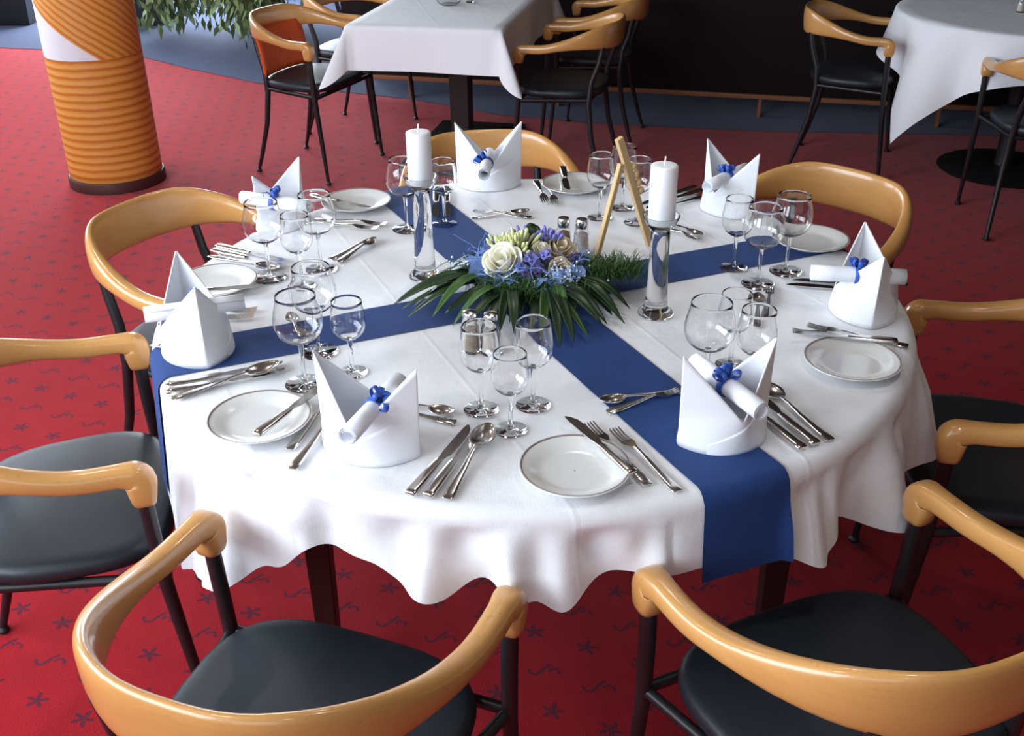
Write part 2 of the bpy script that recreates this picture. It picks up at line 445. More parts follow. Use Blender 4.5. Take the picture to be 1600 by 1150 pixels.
# ---------------------------------------------------------------- armchairs
def horseshoe(nst=46, Wd=0.258, D=0.375, ex=2.6):
    dense = []
    for i in range(801):
        ph = PI*i/800
        c, s = math.cos(ph), math.sin(ph)
        dense.append(Vector((-Wd*math.copysign(abs(c)**(2/ex), c), -D*abs(s)**(2/ex), 0)))
    L = [0]
    for i in range(1, len(dense)): L.append(L[-1] + (dense[i]-dense[i-1]).length)
    out = []; j = 0
    for k in range(nst+1):
        t = L[-1]*k/nst
        while j < len(L)-2 and L[j+1] < t: j += 1
        f = (t-L[j])/max(L[j+1]-L[j], 1e-9)
        out.append(dense[j].lerp(dense[j+1], f))
    return out

def rsec(w, h, n=20, e=3.0):
    pts = []
    for i in range(n):
        a = 2*PI*i/n; c, s = math.cos(a), math.sin(a)
        pts.append((w/2*math.copysign(abs(c)**(2/e), c), h/2*math.copysign(abs(s)**(2/e), s)))
    return pts

def band_mesh():
    path = horseshoe(); n = len(path)-1
    rings = []
    def station(pos, lat, up, w, h, lean=0.0, e=2.7):
        return [pos + lat*(a + lean*b_) + up*b_ for a, b_ in rsec(w, h, 20, e)]
    zt0, zt1 = 0.668, 0.756
    def params(k):
        u = abs(k/n - 0.5)*2             # 1 at the tips, 0 at the back
        bk = smooth01((0.92-u)/0.70)
        top = zt0 + (zt1-zt0)*bk
        h = 0.039 + 0.077*smooth01((0.80-u)/0.62)
        w = 0.040 - 0.016*smooth01((0.75-u)/0.6)
        lean = 0.06*smooth01((0.8-u)/0.7)
        return top, h, w, lean
    # left tip: from the foot of the knob up and round into the arm
    def tip(side):
        p = path[0] if side < 0 else path[n]
        lat = Vector((side, 0, 0))
        out = []
        R = 0.014; zc = zt0 - 0.022
        for (dz, w) in ((0.0, 0.030), (0.003, 0.039), (0.012, 0.044)):
            out.append((Vector((p.x, p.y + 0.022 + R, 0.587 + dz)), lat, Vector((0, 1, 0)), w, w))
        out.append((Vector((p.x, p.y + 0.022 + R, zc - R - 0.004)), lat, Vector((0, 1, 0)), 0.046, 0.054))
        for a in (70, 52, 35, 18, 5):
            A = math.radians(a)
            out.append((Vector((p.x, p.y + 0.022 + R*math.sin(A), zc - R*(1-math.cos(A)))), lat, Vector((0, math.sin(A), math.cos(A))), 0.046, 0.054 - 0.013*(1-a/90)))
        return out
    for q in tip(-1): rings.append(station(q[0], q[1], q[2], q[3], q[4], 0, 3.4))
    for k in range(n+1):
        a = path[max(k-1, 0)]; b_ = path[min(k+1, n)]
        t = (b_-a).normalized(); lat = Vector((t.y, -t.x, 0))          # outward
        if lat.dot(Vector((path[k].x, path[k].y+0.15, 0))) < 0: lat = -lat
        top, h, w, lean = params(k)
        rings.append(station(Vector((path[k].x, path[k].y, top-h/2)), lat, Vector((0, 0, 1)), w, h, lean))
    tr = tip(1); tr.reverse()
    for q in tr: rings.append(station(q[0], q[1], q[2], q[3], q[4], 0, 3.4))
    return MB().loft(rings)

def seat_mesh():
    N = 48; rings = []
    def outline(sc, z, dome=0.0):
        r = []
        for i in range(N):
            a = 2*PI*i/N; c, s = math.cos(a), math.sin(a)
            x = math.copysign(abs(c)**(2/3.2), c); y = math.copysign(abs(s)**(2/3.2), s)
            yy = -0.122 + 0.200*y*sc
            wd = 0.226 + 0.012*y
            if y < 0: wd -= 0.02*y*y
            r.append(Vector((x*wd*sc, yy, z + dome*(1-(sc)**2))))
        return r
    rings.append(outline(0.02, 0.426))
    rings.append(outline(0.9, 0.426))
    for sc, z in ((0.96, 0.427), (0.99, 0.434), (1.0, 0.444), (0.992, 0.454), (0.97, 0.461), (0.93, 0.465)): rings.append(outline(sc, z))
    for sc in (0.85, 0.7, 0.5, 0.3, 0.12, 0.02): rings.append(outline(sc, 0.463, 0.014))
    return MB().loft(rings)

LEG_F = [(0.258, 0.036, 0.600), (0.255, 0.038, 0.5), (0.253, 0.042, 0.40), (0.254, 0.060, 0.2), (0.257, 0.078, 0.012)]
LEG_R = [(0.162, -0.328, 0.655), (0.164, -0.312, 0.58), (0.172, -0.282, 0.50), (0.180, -0.272, 0.40), (0.190, -0.290, 0.25), (0.203, -0.330, 0.10), (0.210, -0.358, 0.012)]
def make_chair():
    r = empty('armchair')
    band_mesh().build('arm_and_back_rail', M['wood'], r, smooth=180)
    seat_mesh().build('seat', M['leather'], r, smooth=60)
    fr = MB()
    for s in (-1, 1):
        fr.tube([(s*0.252, 0.044, 0.416), (s*0.18, -0.272, 0.416)], 0.010, 10)
    fr.tube([(-0.252, 0.045, 0.414), (0.252, 0.045, 0.414)], 0.010, 10)
    fr.tube([(-0.18, -0.272, 0.414), (0.18, -0.272, 0.414)], 0.010, 10)
    fr.build('seat_frame', M['black'], r)
    for L, rr in ((LEG_F, (0.0135, 0.0135, 0.013, 0.011, 0.008)), (LEG_R, (0.011, 0.0125, 0.0135, 0.0135, 0.0125, 0.0105, 0.008))):
        for s in (-1, 1):
            lg = MB().tube([(s*x, y, z) for x, y, z in L], list(rr), 12).build('leg', M['black'], r)
            e = L[-1]
            MB().lathe([(0.001, 0.0), (0.013, 0.0), (0.014, 0.006), (0.009, 0.014), (0.001, 0.016)], 12, (s*e[0], e[1], 0.0035)).build('foot_glide', M['black'], lg)
    return r

chair0 = make_chair()
G_MAIN = 'armchairs around the laid round table'
G_SQ = 'armchairs at the square table'
CH = [  # mid of the arm tips (x, y), facing angle, label, group
 ((-0.243, 1.260), 68.5, 'nearest armchair on the left, its curved beech back facing the camera at the bottom edge', G_MAIN),
 ((0.432, 1.312), 114.0, 'nearest armchair on the right, its curved beech back cut by the bottom right corner', G_MAIN),
 ((-0.705, 1.728), 18.0, 'armchair at the left photo edge with a large dark seat, facing right', G_MAIN),
 ((0.832, 1.843), 168.0, 'armchair at the right photo edge, only arms and dark seat showing beside the table', G_MAIN),
 ((-0.605, 2.330), -30.0, 'armchair behind the table on the left, in front of the striped column', G_MAIN),
 ((0.622, 2.452), 221.0, 'armchair behind the table on the right, its back rail in front of the dark floor', G_MAIN),
 ((-0.03, 2.735), 277.5, 'farthest armchair of the laid table, behind the napkin in the middle', G_MAIN),
 ((-0.80, 5.12), -24.0, 'armchair with an orange back panel at the left side of the square table', G_SQ),
 ((-0.66, 5.80), -20.0, 'armchair behind the orange-backed chair, only a bit of its rail at the top edge', G_SQ),
 ((0.11, 5.06), 163.0, 'armchair at the right front side of the square table, facing left', G_SQ),
 ((0.30, 5.70), 166.0, 'armchair at the rear right side of the square table, at the top edge', G_SQ),
 ((1.83, 5.10), -22.0, 'armchair facing right toward the far round table, before the dark partition', 'armchairs at the far round table'),
 ((2.27, 4.44), 78.0, 'armchair at the top right edge seen from behind, in front of the far round table', 'armchairs at the far round table'),
]
for i, ((x, y), a, lab, g) in enumerate(CH):
    x -= 0.045*math.cos(math.radians(a)); y -= 0.045*math.sin(math.radians(a))
    if i == 0:
        o = chair0; o.location = (x, y, 0); o.rotation_euler[2] = math.radians(a-90); tag(o, lab, 'armchair', g)
    else:
        o = dup(chair0, (x, y, 0), math.radians(a-90), lab, g); o['category'] = 'armchair'
    if 'orange back' in lab:
        rows = []
        for k in range(9):
            t = k/8; z = 0.47 + t*0.21
            yb = -0.273 - 0.035*t*t
            rows.append([(-0.185 + 0.37*j/10, yb - 0.025*(1-((j-5)/5)**2), z) for j in range(11)])
        bp = MB().grid(rows).build('back_panel', M['orange'], o, solid=0.014)
        bp['label'] = 'orange upholstered panel between the rear legs'

# ---------------------------------------------------------------- main round table and its cloth
TC = Vector((0.0422, 1.9622, 0)); TR = 0.751; TZ = 0.752
tb = empty('round_table', (TC.x, TC.y, 0), 0)
tag(tb, 'large round dining table with dark legs under the white cloth and blue runners', 'table')
MB().lathe([(0.001, 0.716), (0.735, 0.716), (0.743, 0.72), (0.743, 0.742), (0.738, 0.746), (0.001, 0.746)], 96).build('table_top', M['dark_wood'], tb)
ap = MB()
for r0, r1 in ((0.50, 0.52),): ap.lathe([(r0, 0.64), (r1, 0.64), (r1, 0.716), (r0, 0.716), (r0, 0.64)], 64)
ap.build('apron', M['dark_wood'], tb)
for (x, y) in ((-0.42, -0.34), (0.47, -0.34), (-0.42, 0.38), (0.47, 0.38)):
    MB().loft([[(x+dx*w, y+dy*w, z) for dx, dy in ((-1,-1),(1,-1),(1,1),(-1,1))] for z, w in ((0.716, 0.028), (0.003, 0.019))]).build('leg', M['dark_wood'], tb, smooth=30, bevel=.003)

HEM = [(-180, .56), (-165, .53), (-152, .49), (-142, .428), (-134, .47), (-126, .545), (-117, .632), (-110, .636), (-104, .612), (-101, .608), (-96.5, .634), (-92.5, .612), (-88, .604), (-81.5, .640), (-75, .63), (-63, .625), (-55, .573), (-50, .60), (-40, .545), (-33, .56), (-22, .54), (-10, .57), (8, .55), (20, .58), (40, .54), (60, .58), (80, .55), (100, .59), (120, .56), (140, .54), (160, .57), (180, .56)]
def hem(deg):
    if deg < -180: deg += 360
    deg = (deg + 180) % 360 - 180
    for (a0, z0), (a1, z1) in zip(HEM, HEM[1:]):
        if a0 <= deg <= a1:
            t = (deg-a0)/(a1-a0); t = t*t*(3-2*t)
            return z0 + (z1-z0)*t
    return .56
FOLDS = [(-142, 7, .012), (-134, 3.0, .022), (-126, 4.5, -.018), (-115, 5, -.014), (-103, 3.6, .048), (-96.5, 3.0, -.016), (-92.8, 2.2, .030), (-87.5, 3, .042), (-81.5, 3.4, -.018), (-76, 4, .012), (-55, 5, .035), (-48, 3, -.012), (-39, 5, .040), (-30, 4, -.01), (-20, 6, .035), (-6, 6, -.005), (8, 6, .012), (30, 7, .012), (52, 7, .012), (75, 7, .012), (105, 7, .012), (128, 7, .012), (150, 7, .012), (170, 7, .012)]
CREASE = []
_r = random.Random(5)
for a_ in range(-150, -15, 6):
    CREASE.append((a_ + _r.uniform(-2.5, 2.5), _r.uniform(1.3, 3.0), _r.choice((-1, 1))*_r.uniform(.007, .017)))
def crease(deg):
    deg = (deg + 180) % 360 - 180
    if -160 < deg < -143 or -76 < deg < -60: return 0.0
    deg = (deg + 180) % 360 - 180
    return sum(h*math.exp(-((deg-a_)/w)**2) for a_, w, h in CREASE)
def ripple(deg):
    s = 0.0
    for a, w, h in FOLDS:
        d = (deg - a + 180) % 360 - 180
        s += h*math.exp(-(d/w)**2)
    return s
RB = 0.024
DENTS = [(-127, 3.0, .040, .032, .020), (-121, 2.2, .050, .030, -.010), (-106.5, 2.6, .040, .030, .015), (-99, 2.2, .035, .028, .014), (-94.5, 1.8, .040, .030, -.008), (-84, 2.4, .035, .026, .013), (-77.5, 2.0, .050, .035, .014), (-57, 2.5, .035, .03, .012), (-45, 2.5, .045, .035, .016), (-35, 2.5, .04, .03, .014)]
def dent(deg, q):
    deg = (deg + 180) % 360 - 180
    return sum(h*math.exp(-((deg-a_)/w)**2 - ((q-q0)/s)**2) for a_, w, q0, s, h in DENTS)*min(1, q/.015)
def cloth_pt(deg, a, lift=0.0):
    """a = arc length from the table centre along the cloth; follows the top, the edge bend and the hanging skirt"""
    R0 = TR - RB
    th = math.radians(deg)
    if a <= R0:
        r, z, nr, nz = a, TZ, 0, 1
    else:
        bend = RB*PI/2
        d = a - R0
        if d < bend:
            q = d/RB
            r = R0 + RB*math.sin(q); z = TZ - RB*(1-math.cos(q)); nr, nz = math.sin(q), math.cos(q)
        else:
            q = d - bend
            f = q/0.15
            r = TR + 0.03*q + (ripple(deg) + 0.006)*(f**1.05 if f > 0 else 0) + crease(deg)*min(1, f*2.2)**.8 - dent(deg, q); z = TZ - RB - q; nr, nz = 1, 0
    r += nr*lift; z += nz*lift
    return Vector((TC.x + r*math.cos(th), TC.y + r*math.sin(th), z))
ARC0 = TR - RB + RB*PI/2
def drop_arc(deg): return ARC0 + (TZ - RB - hem(deg))
cm = MB(); rows = []
NA = 720
radii = [0.02, 0.1, 0.2, 0.3, 0.4, 0.5, 0.6, 0.66, 0.70, 0.72, TR-RB]
for r in radii: rows.append([cloth_pt(j/2, r) for j in range(NA+1)])
for q in (0.2, 0.4, 0.6, 0.8, 1.0): rows.append([cloth_pt(j/2, TR-RB + q*RB*PI/2) for j in range(NA+1)])
for k in range(1, 25): rows.append([cloth_pt(j/2, ARC0 + (drop_arc(j/2)-ARC0)*k/24) for j in range(NA+1)])
cm.v.append(tuple(Vector((TC.x, TC.y, TZ)))); 
cm.grid(rows)
for j in range(NA): cm.f.append((0, 1+j, 1+j+1))
cl = cm.build('tablecloth', M['cloth'], smooth=180)
tag(cl, 'white tablecloth with a wavy hem draped over the large round table', 'tablecloth')

def runner(name, ang, off, hw, lab, hang0, hang1):
    # ang: direction of its length; off: sideways shift; hang: lengths hanging over the two ends
    rr = MB(); rows = []
    NW = 12
    ca, sa = math.cos(ang), math.sin(ang)
    for j in range(NW+1):
        w = off - hw + 2*hw*j/NW
        se = math.sqrt((TR-RB)**2 - w*w)
        line = []
        for sgn, hang in ((-1, hang0), (1, hang1)):
            th_e = math.degrees(math.atan2(sa*sgn*se + ca*w, ca*sgn*se - sa*w))
            pts = []
            ds = [hang*k/14 for k in range(1, 15)]
            ds = [RB*PI/2*q for q in (.25, .5, .75, 1.0)] + [RB*PI/2 + d for d in ds]
            for d in ds: pts.append(cloth_pt(th_e, TR-RB + d, 0.0035))
            if sgn < 0: line = list(reversed(pts))
            else: tail = pts
        mid = [Vector((TC.x + ca*s - sa*w, TC.y + sa*s + ca*w, TZ + 0.0016)) for s in [(-se + 2*se*k/30) for k in range(31)]]
        # the ends of the flat piece ease up onto the bend
        mid[0].z = mid[-1].z = TZ + 0.003
        rows.append(line + mid + tail)
    rr.grid(rows)
    o = rr.build(name, M['runner'], smooth=180)
    return tag(o, lab, 'table runner', 'blue runners crossing on the round table')
r2 = runner('table_runner', math.radians(-64.6), -0.015, 0.074, 'blue runner from the far left rim to the front right, its end hanging in front', 0.10, 0.125)
r1 = runner('table_runner', math.radians(22.4), 0.0, 0.066, 'blue runner from the left rim to the back right, crossing under the other', 0.22, 0.12)
for v_ in r2.data.vertices:
    if v_.co.z > TZ - 0.001: v_.co.z += 0.0008

# ---------------------------------------------------------------- tableware prototypes
ZT = TZ + 0.0028          # resting height of small things on the cloth or runner
SEATN = {'NL': 'front left', 'NR': 'front right', 'R': 'right hand', 'RF': 'back right', 'F': 'farthest', 'LF': 'back left', 'L': 'left hand'}
CATP = 'place setting'

def strip(stations, n=10):
    # stations: x along the piece, half width, thickness, height of its middle
    rings = []
    for x, w, t, z in stations:
        rings.append([(x, w*math.copysign(abs(math.cos(a))**0.6, math.cos(a)), z + t/2*math.copysign(abs(math.sin(a))**0.8, math.sin(a))) for a in [2*PI*i/n for i in range(n)]])
    return MB().loft(rings)

def knife(L, name='table_knife'):
    r = empty(name)
    h = L*0.47
    strip([(0, .0070, .004, .005), (.0012, .0090, .0075, .005), (.010, .0096, .0085, .005), (h*.5, .0085, .0078, .005), (h*.9, .0074, .007, .005), (h, .0060, .006, .005)], 16).build('handle', M['silver'], r, smooth=60)
    e = L
    rings = []
    for x, y0, y1, t in ((h-.003, -.0045, .0045, .004), (h+.008, -.006, .0045, .0022), (h+.02, -.010, .006, .0017), (h+.55*(e-h), -.0105, .007, .0016), (h+.8*(e-h), -.009, .007, .0014), (e-.008, -.004, .0065, .0012), (e, .002, .0055, .001)):
        rings.append([(x, y0, .005-t*.2), (x, y1, .005-t/2), (x, y1, .005+t/2), (x, y0, .005+t*.2)])
    MB().loft(rings).build('blade', M['silver'], r, smooth=25)
    return r

def handle_stations(h, z1):
    return [(0, .0068, .002, .0018), (.0015, .0086, .0032, .002), (.02, .0084, .0034, .0024), (h*.55, .0055, .0034, .004), (h*.85, .0034, .0036, .0075), (h, .0034, .0034, z1)]

def fork(L, name='table_fork'):
    r = empty(name)
    h = L*0.66; b0 = L*0.74; t0 = L*0.80
    strip(handle_stations(h, .0085), 10).build('handle', M['silver'], r, smooth=60)
    hd = MB()
    w = L*0.058
    rings = []
    for x, ww, z in ((h-.002, .0034, .0085), (h+(b0-h)*.4, w*.55, .0075), (b0, w*.95, .0055), (t0, w, .0042)):
        rings.append([(x, -ww, z-.001), (x, ww, z-.001), (x, ww, z+.001), (x, -ww, z+.001)])
    hd.loft(rings)
    for k in range(4):
        yc = -w + w*2*(k+.5)/4; tw = w*.145
        rr = []
        for x, s, z in ((t0-.001, 1.2, .0042), (t0+(L-t0)*.5, 1, .0040), (L-.004, .9, .0058), (L, .35, .0072)):
            rr.append([(x, yc-tw*s, z-.0009), (x, yc+tw*s, z-.0009), (x, yc+tw*s, z+.0009), (x, yc-tw*s, z+.0009)])
        hd.loft(rr)
    hd.build('tines', M['silver'], r, smooth=35)
    return r

def spoon(L, name='soup_spoon'):
    r = empty(name)
    h = L*0.68
    strip(handle_stations(h, .0085), 10).build('handle', M['silver'], r, smooth=60)
    b_ = MB(); rows = []
    Lb = L - h; w = Lb*0.33
    for i in range(13):
        u = i/12
        x = h - .002 + (Lb+.002)*u
        ww = max(w*math.sin(PI*min(1, u*.96+.02))**0.62*(1-.12*u)*1.06, .0008)
        rim = .0085 - .002*math.sin(PI*u) + .001*u
        rows.append([(x, ww*(j-4)/4, rim - (1-((j-4)/4)**2)*.0068*math.sin(PI*u)**.7) for j in range(9)])
    b_.grid(rows).build('bowl', M['silver'], r, smooth=180, solid=.0012, offset=0)
    return r

PROTO = {}
LEN = {'table_knife': .205, 'butter_knife': .185, 'table_fork': .185, 'soup_spoon': .195, 'dessert_fork': .145, 'dessert_spoon': .145}
CATS = {'table_knife': 'knife', 'butter_knife': 'knife', 'table_fork': 'fork', 'dessert_fork': 'fork', 'soup_spoon': 'spoon', 'dessert_spoon': 'spoon'}
CUT = [
 ('table_knife', 'NL', (-0.1511, 1.2552), (-0.0681, 1.4422), 'h', 0, 0, 'knife farthest left of the three pieces right of the front left napkin'),
 ('table_knife', 'NL', (-0.1246, 1.25), (-0.0524, 1.4341), 'h', 0, 0, 'middle knife of the three pieces right of the front left napkin'),
 ('soup_spoon', 'NL', (-0.0965, 1.2464), (-0.034, 1.4416), 'h', 0, 0.007, 'big spoon lying right of the two knives by the front left napkin'),
 ('table_fork', 'NL', (-0.3494, 1.3811), (-0.3029, 1.545), 'h', 0, 0, 'fork half hidden behind the front left napkin, nearer the plate'),
 ('table_fork', 'NL', (-0.3358, 1.3277), (-0.2868, 1.4921), 'h', 0, 0, 'fork half hidden behind the front left napkin, its handle nearest the table edge'),
 ('butter_knife', 'NL', (-0.4023, 1.3949), (-0.3299, 1.5369), 'h', 0.016, 0.016, 'knife lying across the plate left of the front left napkin'),
 ('dessert_spoon', 'NL', (-0.2274, 1.5307), (-0.0978, 1.4825), 'm', 0, 0, 'small spoon poking out behind the front left napkin toward the glasses'),
 ('dessert_fork', 'NL', (-0.0977, 1.4585), (-0.2242, 1.5013), 'm', 0, 0, 'small fork poking out behind the front left napkin, below the small spoon'),
 ('butter_knife', 'NR', (0.1764, 1.2806), (0.0899, 1.4394), 'h', 0.016, 0.016, 'knife lying over the right edge of the front plate'),
 ('table_fork', 'NR', (0.1996, 1.2769), (0.1259, 1.4387), 'h', 0, 0, "fork between the front plate's knife and the outer fork"),
 ('table_fork', 'NR', (0.2416, 1.26), (0.1568, 1.4382), 'h', 0, 0, 'outer fork beside the blue runner, right of the front plate'),
 ('dessert_spoon', 'NR', (0.2776, 1.5492), (0.1529, 1.5172), 'm', 0, 0, 'small spoon lying across the blue runner left of the front right napkin'),
 ('dessert_fork', 'NR', (0.1578, 1.486), (0.2834, 1.5513), 'm', 0, 0, 'small fork lying across the blue runner, in front of the small spoon'),
 ('table_knife', 'NR', (0.4497, 1.3673), (0.3704, 1.5496), 'h', 0, 0, 'knife closest to the front right napkin on its right'),
 ('table_knife', 'NR', (0.4737, 1.3797), (0.4006, 1.5644), 'h', 0, 0, 'middle piece of the three right of the front right napkin'),
 ('soup_spoon', 'NR', (0.5006, 1.394), (0.4312, 1.5638), 'h', 0, 0, 'outermost spoon right of the front right napkin'),
 ('butter_knife', 'R', (0.7005, 1.6927), (0.5054, 1.7376), 'h', 0.016, 0.016, 'knife lying on the rim of the plate at the right table edge'),
 ('table_fork', 'R', (0.7272, 1.7099), (0.5645, 1.7924), 'm', 0, 0, 'fork behind the right plate, the one farthest from it'),
 ('table_fork', 'R', (0.7061, 1.7283), (0.5319, 1.7688), 'm', 0, 0, 'fork behind the right plate, next to the knife on its rim'),
 ('dessert_spoon', 'R', (0.4475, 1.7054), (0.4995, 1.9363), 't', 0, 0, 'small spoon seen through the glasses of the front right seat'),
 ('dessert_fork', 'R', (0.4584, 1.7179), (0.5335, 1.9732), 't', 0, 0, 'small fork lying beside the small spoon left of the right hand napkin'),
 ('table_knife', 'R', (0.7969, 1.9296), (0.5679, 1.9852), 't', 0, 0, 'front knife running behind the right hand napkin'),
 ('table_knife', 'R', (0.8033, 1.9607), (0.5865, 2.0075), 't', 0, 0, 'second knife running behind the right hand napkin'),
 ('soup_spoon', 'R', (0.8025, 1.9863), (0.6278, 2.023), 't', 0, 0, 'spoon running behind the right hand napkin, the rearmost piece'),
 ('dessert_spoon', 'RF', (0.3554, 2.3735), (0.4396, 2.2519), 'm', 0, 0, 'small spoon right of the right candlestick, rear one of two'),
 ('dessert_fork', 'RF', (0.343, 2.3356), (0.4254, 2.2366), 'm', 0, 0, 'small fork right of the right candlestick, front one of two'),
 ('table_knife', 'RF', (0.4576, 2.5828), (0.341, 2.4855), 'm', 0, 0, 'rearmost knife between the right candle and the back right napkin'),
 ('table_knife', 'RF', (0.4774, 2.5626), (0.342, 2.4533), 'm', 0, 0, 'middle knife between the right candle and the back right napkin'),
 ('soup_spoon', 'RF', (0.4785, 2.5287), (0.3485, 2.4173), 'm', 0, 0, 'front piece of three between the right candle and the back right napkin'),
 ('butter_knife', 'F', (0.1405, 2.7213), (0.1462, 2.5002), 'h', 0.016, 0.016, 'dark knife resting across the farthest plate'),
 ('table_fork', 'F', (0.0686, 2.66), (0.0884, 2.4925), 'm', 0, 0, 'left fork beside the farthest plate'),
 ('table_fork', 'F', (0.0969, 2.6488), (0.1119, 2.4825), 'm', 0, 0, 'fork nearest the farthest plate on its left'),
 ('dessert_spoon', 'F', (-0.0768, 2.398), (0.0285, 2.4259), 'm', 0, 0, 'small spoon on the cloth in front of the farthest napkin, rear one'),
 ('dessert_fork', 'F', (0.0313, 2.3994), (-0.0713, 2.4286), 'm', 0, 0, 'small fork on the cloth in front of the farthest napkin, front one'),
 ('table_knife', 'F', (-0.1892, 2.5766), (-0.1809, 2.4095), 'm', 0, 0, 'knife on the blue runner behind the left candlestick, left one'),
 ('table_knife', 'F', (-0.1629, 2.5759), (-0.1515, 2.4087), 'm', 0, 0, 'knife on the blue runner behind the far wine glass, right one'),
 ('butter_knife', 'LF', (-0.4993, 2.5181), (-0.3055, 2.3997), 'h', 0.016, 0.016, 'dark knife lying across the back left plate'),
 ('table_fork', 'LF', (-0.4593, 2.3952), (-0.3068, 2.3527), 'm', 0, 0, 'fork in front of the back left plate, nearer the plate'),
 ('table_fork', 'LF', (-0.4699, 2.3655), (-0.3313, 2.3283), 'm', 0, 0, 'fork in front of the back left plate, farther from the plate'),
 ('dessert_fork', 'LF', (-0.3908, 2.1552), (-0.3196, 2.2516), 'm', 0, 0, 'small fork lying alone left of the left candlestick, left one'),
 ('dessert_spoon', 'LF', (-0.381, 2.1261), (-0.3087, 2.2591), 'm', 0, 0, 'small spoon lying alone left of the left candlestick, right one'),
 ('table_knife', 'LF', (-0.6487, 2.2174), (-0.5038, 2.1398), 'm', 0, 0, 'rearmost knife beside the back left glasses at the table edge'),
 ('table_knife', 'LF', (-0.6525, 2.1911), (-0.5075, 2.115), 'm', 0, 0, 'middle knife beside the back left glasses at the table edge'),
 ('soup_spoon', 'LF', (-0.6534, 2.1652), (-0.5146, 2.0942), 'm', 0, 0, 'spoon in front of the two knives by the back left glasses'),
 ('table_knife', 'L', (-0.5974, 1.5857), (-0.414, 1.6611), 'm', 0, 0, 'rearmost knife along the blue runner in front of the left hand napkin'),
 ('table_knife', 'L', (-0.5873, 1.5656), (-0.409, 1.6348), 'm', 0, 0, 'middle knife in front of the left hand napkin'),
 ('soup_spoon', 'L', (-0.573, 1.5457), (-0.4195, 1.6421), 'm', 0, 0.007, 'big spoon in front of the left hand napkin, nearest the camera'),
 ('butter_knife', 'L', (-0.6387, 1.9435), (-0.5085, 1.9685), 't', 0.016, 0.016, 'dark knife showing past the scroll end of the left hand napkin'),
 ('table_fork', 'L', (-0.6318, 1.8775), (-0.5045, 1.8864), 't', 0, 0, 'fork behind the left hand napkin, the rear one'),
 ('table_fork', 'L', (-0.6164, 1.8427), (-0.5035, 1.8574), 't', 0, 0, 'fork behind the left hand napkin, the front one'),
 ('dessert_spoon', 'L', (-0.3805, 1.7224), (-0.4422, 1.8792), 'm', 0, 0, 'small spoon on the cloth seen through the front left balloon glass'),
]
for (kind, seat, hpt, tpt, anchor, zh, zt, lab) in CUT:
    L = LEN[kind]
    first = kind not in PROTO
    if first: PROTO[kind] = {'knife': knife, 'fork': fork, 'spoon': spoon}[CATS[kind]](L, kind)
    d = Vector((tpt[0]-hpt[0], tpt[1]-hpt[1])); d.normalize()
    if anchor == 'h': p0 = Vector(hpt)
    elif anchor == 't': p0 = Vector(tpt) - d*L
    else: p0 = (Vector(hpt)+Vector(tpt))/2 - d*L/2
    rz = math.atan2(d.y, d.x)
    loc = (p0.x, p0.y, ZT + zh)
    o = PROTO[kind] if first else dup(PROTO[kind], loc, rz, lab)
    o.location = loc
    o.rotation_euler = (0, -math.asin((zt-zh)/L), rz)
    tag(o, lab, CATS[kind], 'cutlery of the %s place setting' % SEATN[seat])

# ---------------------------------------------------------------- plates
def make_plate():
    r = empty('side_plate')
    R = .085
    pr = [(.001, .002), (.045, .002), (.048, 0), (.052, 0), (.054, .003), (.066, .007), (R-.002, .0145), (R, .0158), (R-.0008, .0172), (R-.003, .0172), (.066, .0105), (.060, .0085), (.055, .0062), (.045, .0052), (.001, .005)]
    MB().lathe(pr, 64).build('dish', M['porcelain'], r, smooth=50)
    MB().lathe([(R-.0052, .01665), (R-.0034, .01745), (R-.0024, .0177), (R-.0036, .0167), (R-.0052, .01615), (R-.0052, .01665)], 64).build('rim_line', M['rim'], r, smooth=180)
    return r
plate0 = None
PL = [
 ('NL', (-0.411, 1.4621), 'plate at the front left with a knife across its right edge'),
 ('NR', (0.0929, 1.312), 'front plate left of the two forks, a knife over its right edge'),
 ('R', (0.6038, 1.6409), 'plate at the right table edge behind the front right napkin'),
 ('RF', (0.6764, 2.2148), 'plate at the back right in front of the right rear armchair'),
 ('F', (0.1652, 2.6112), 'farthest plate at the far table edge behind the shakers'),
 ('LF', (-0.3824, 2.4962), 'plate at the back left with a dark knife across'),
 ('L', (-0.6151, 2.0125), 'plate mostly hidden behind the left hand napkin'),
]
for (seat, (x, y), lab) in PL:
    if plate0 is None: plate0 = o = make_plate(); o.location = (x, y, ZT-.001)
    else: o = dup(plate0, (x, y, ZT-.001), 0, lab)
    tag(o, lab, 'plate', 'side plates on the round table')

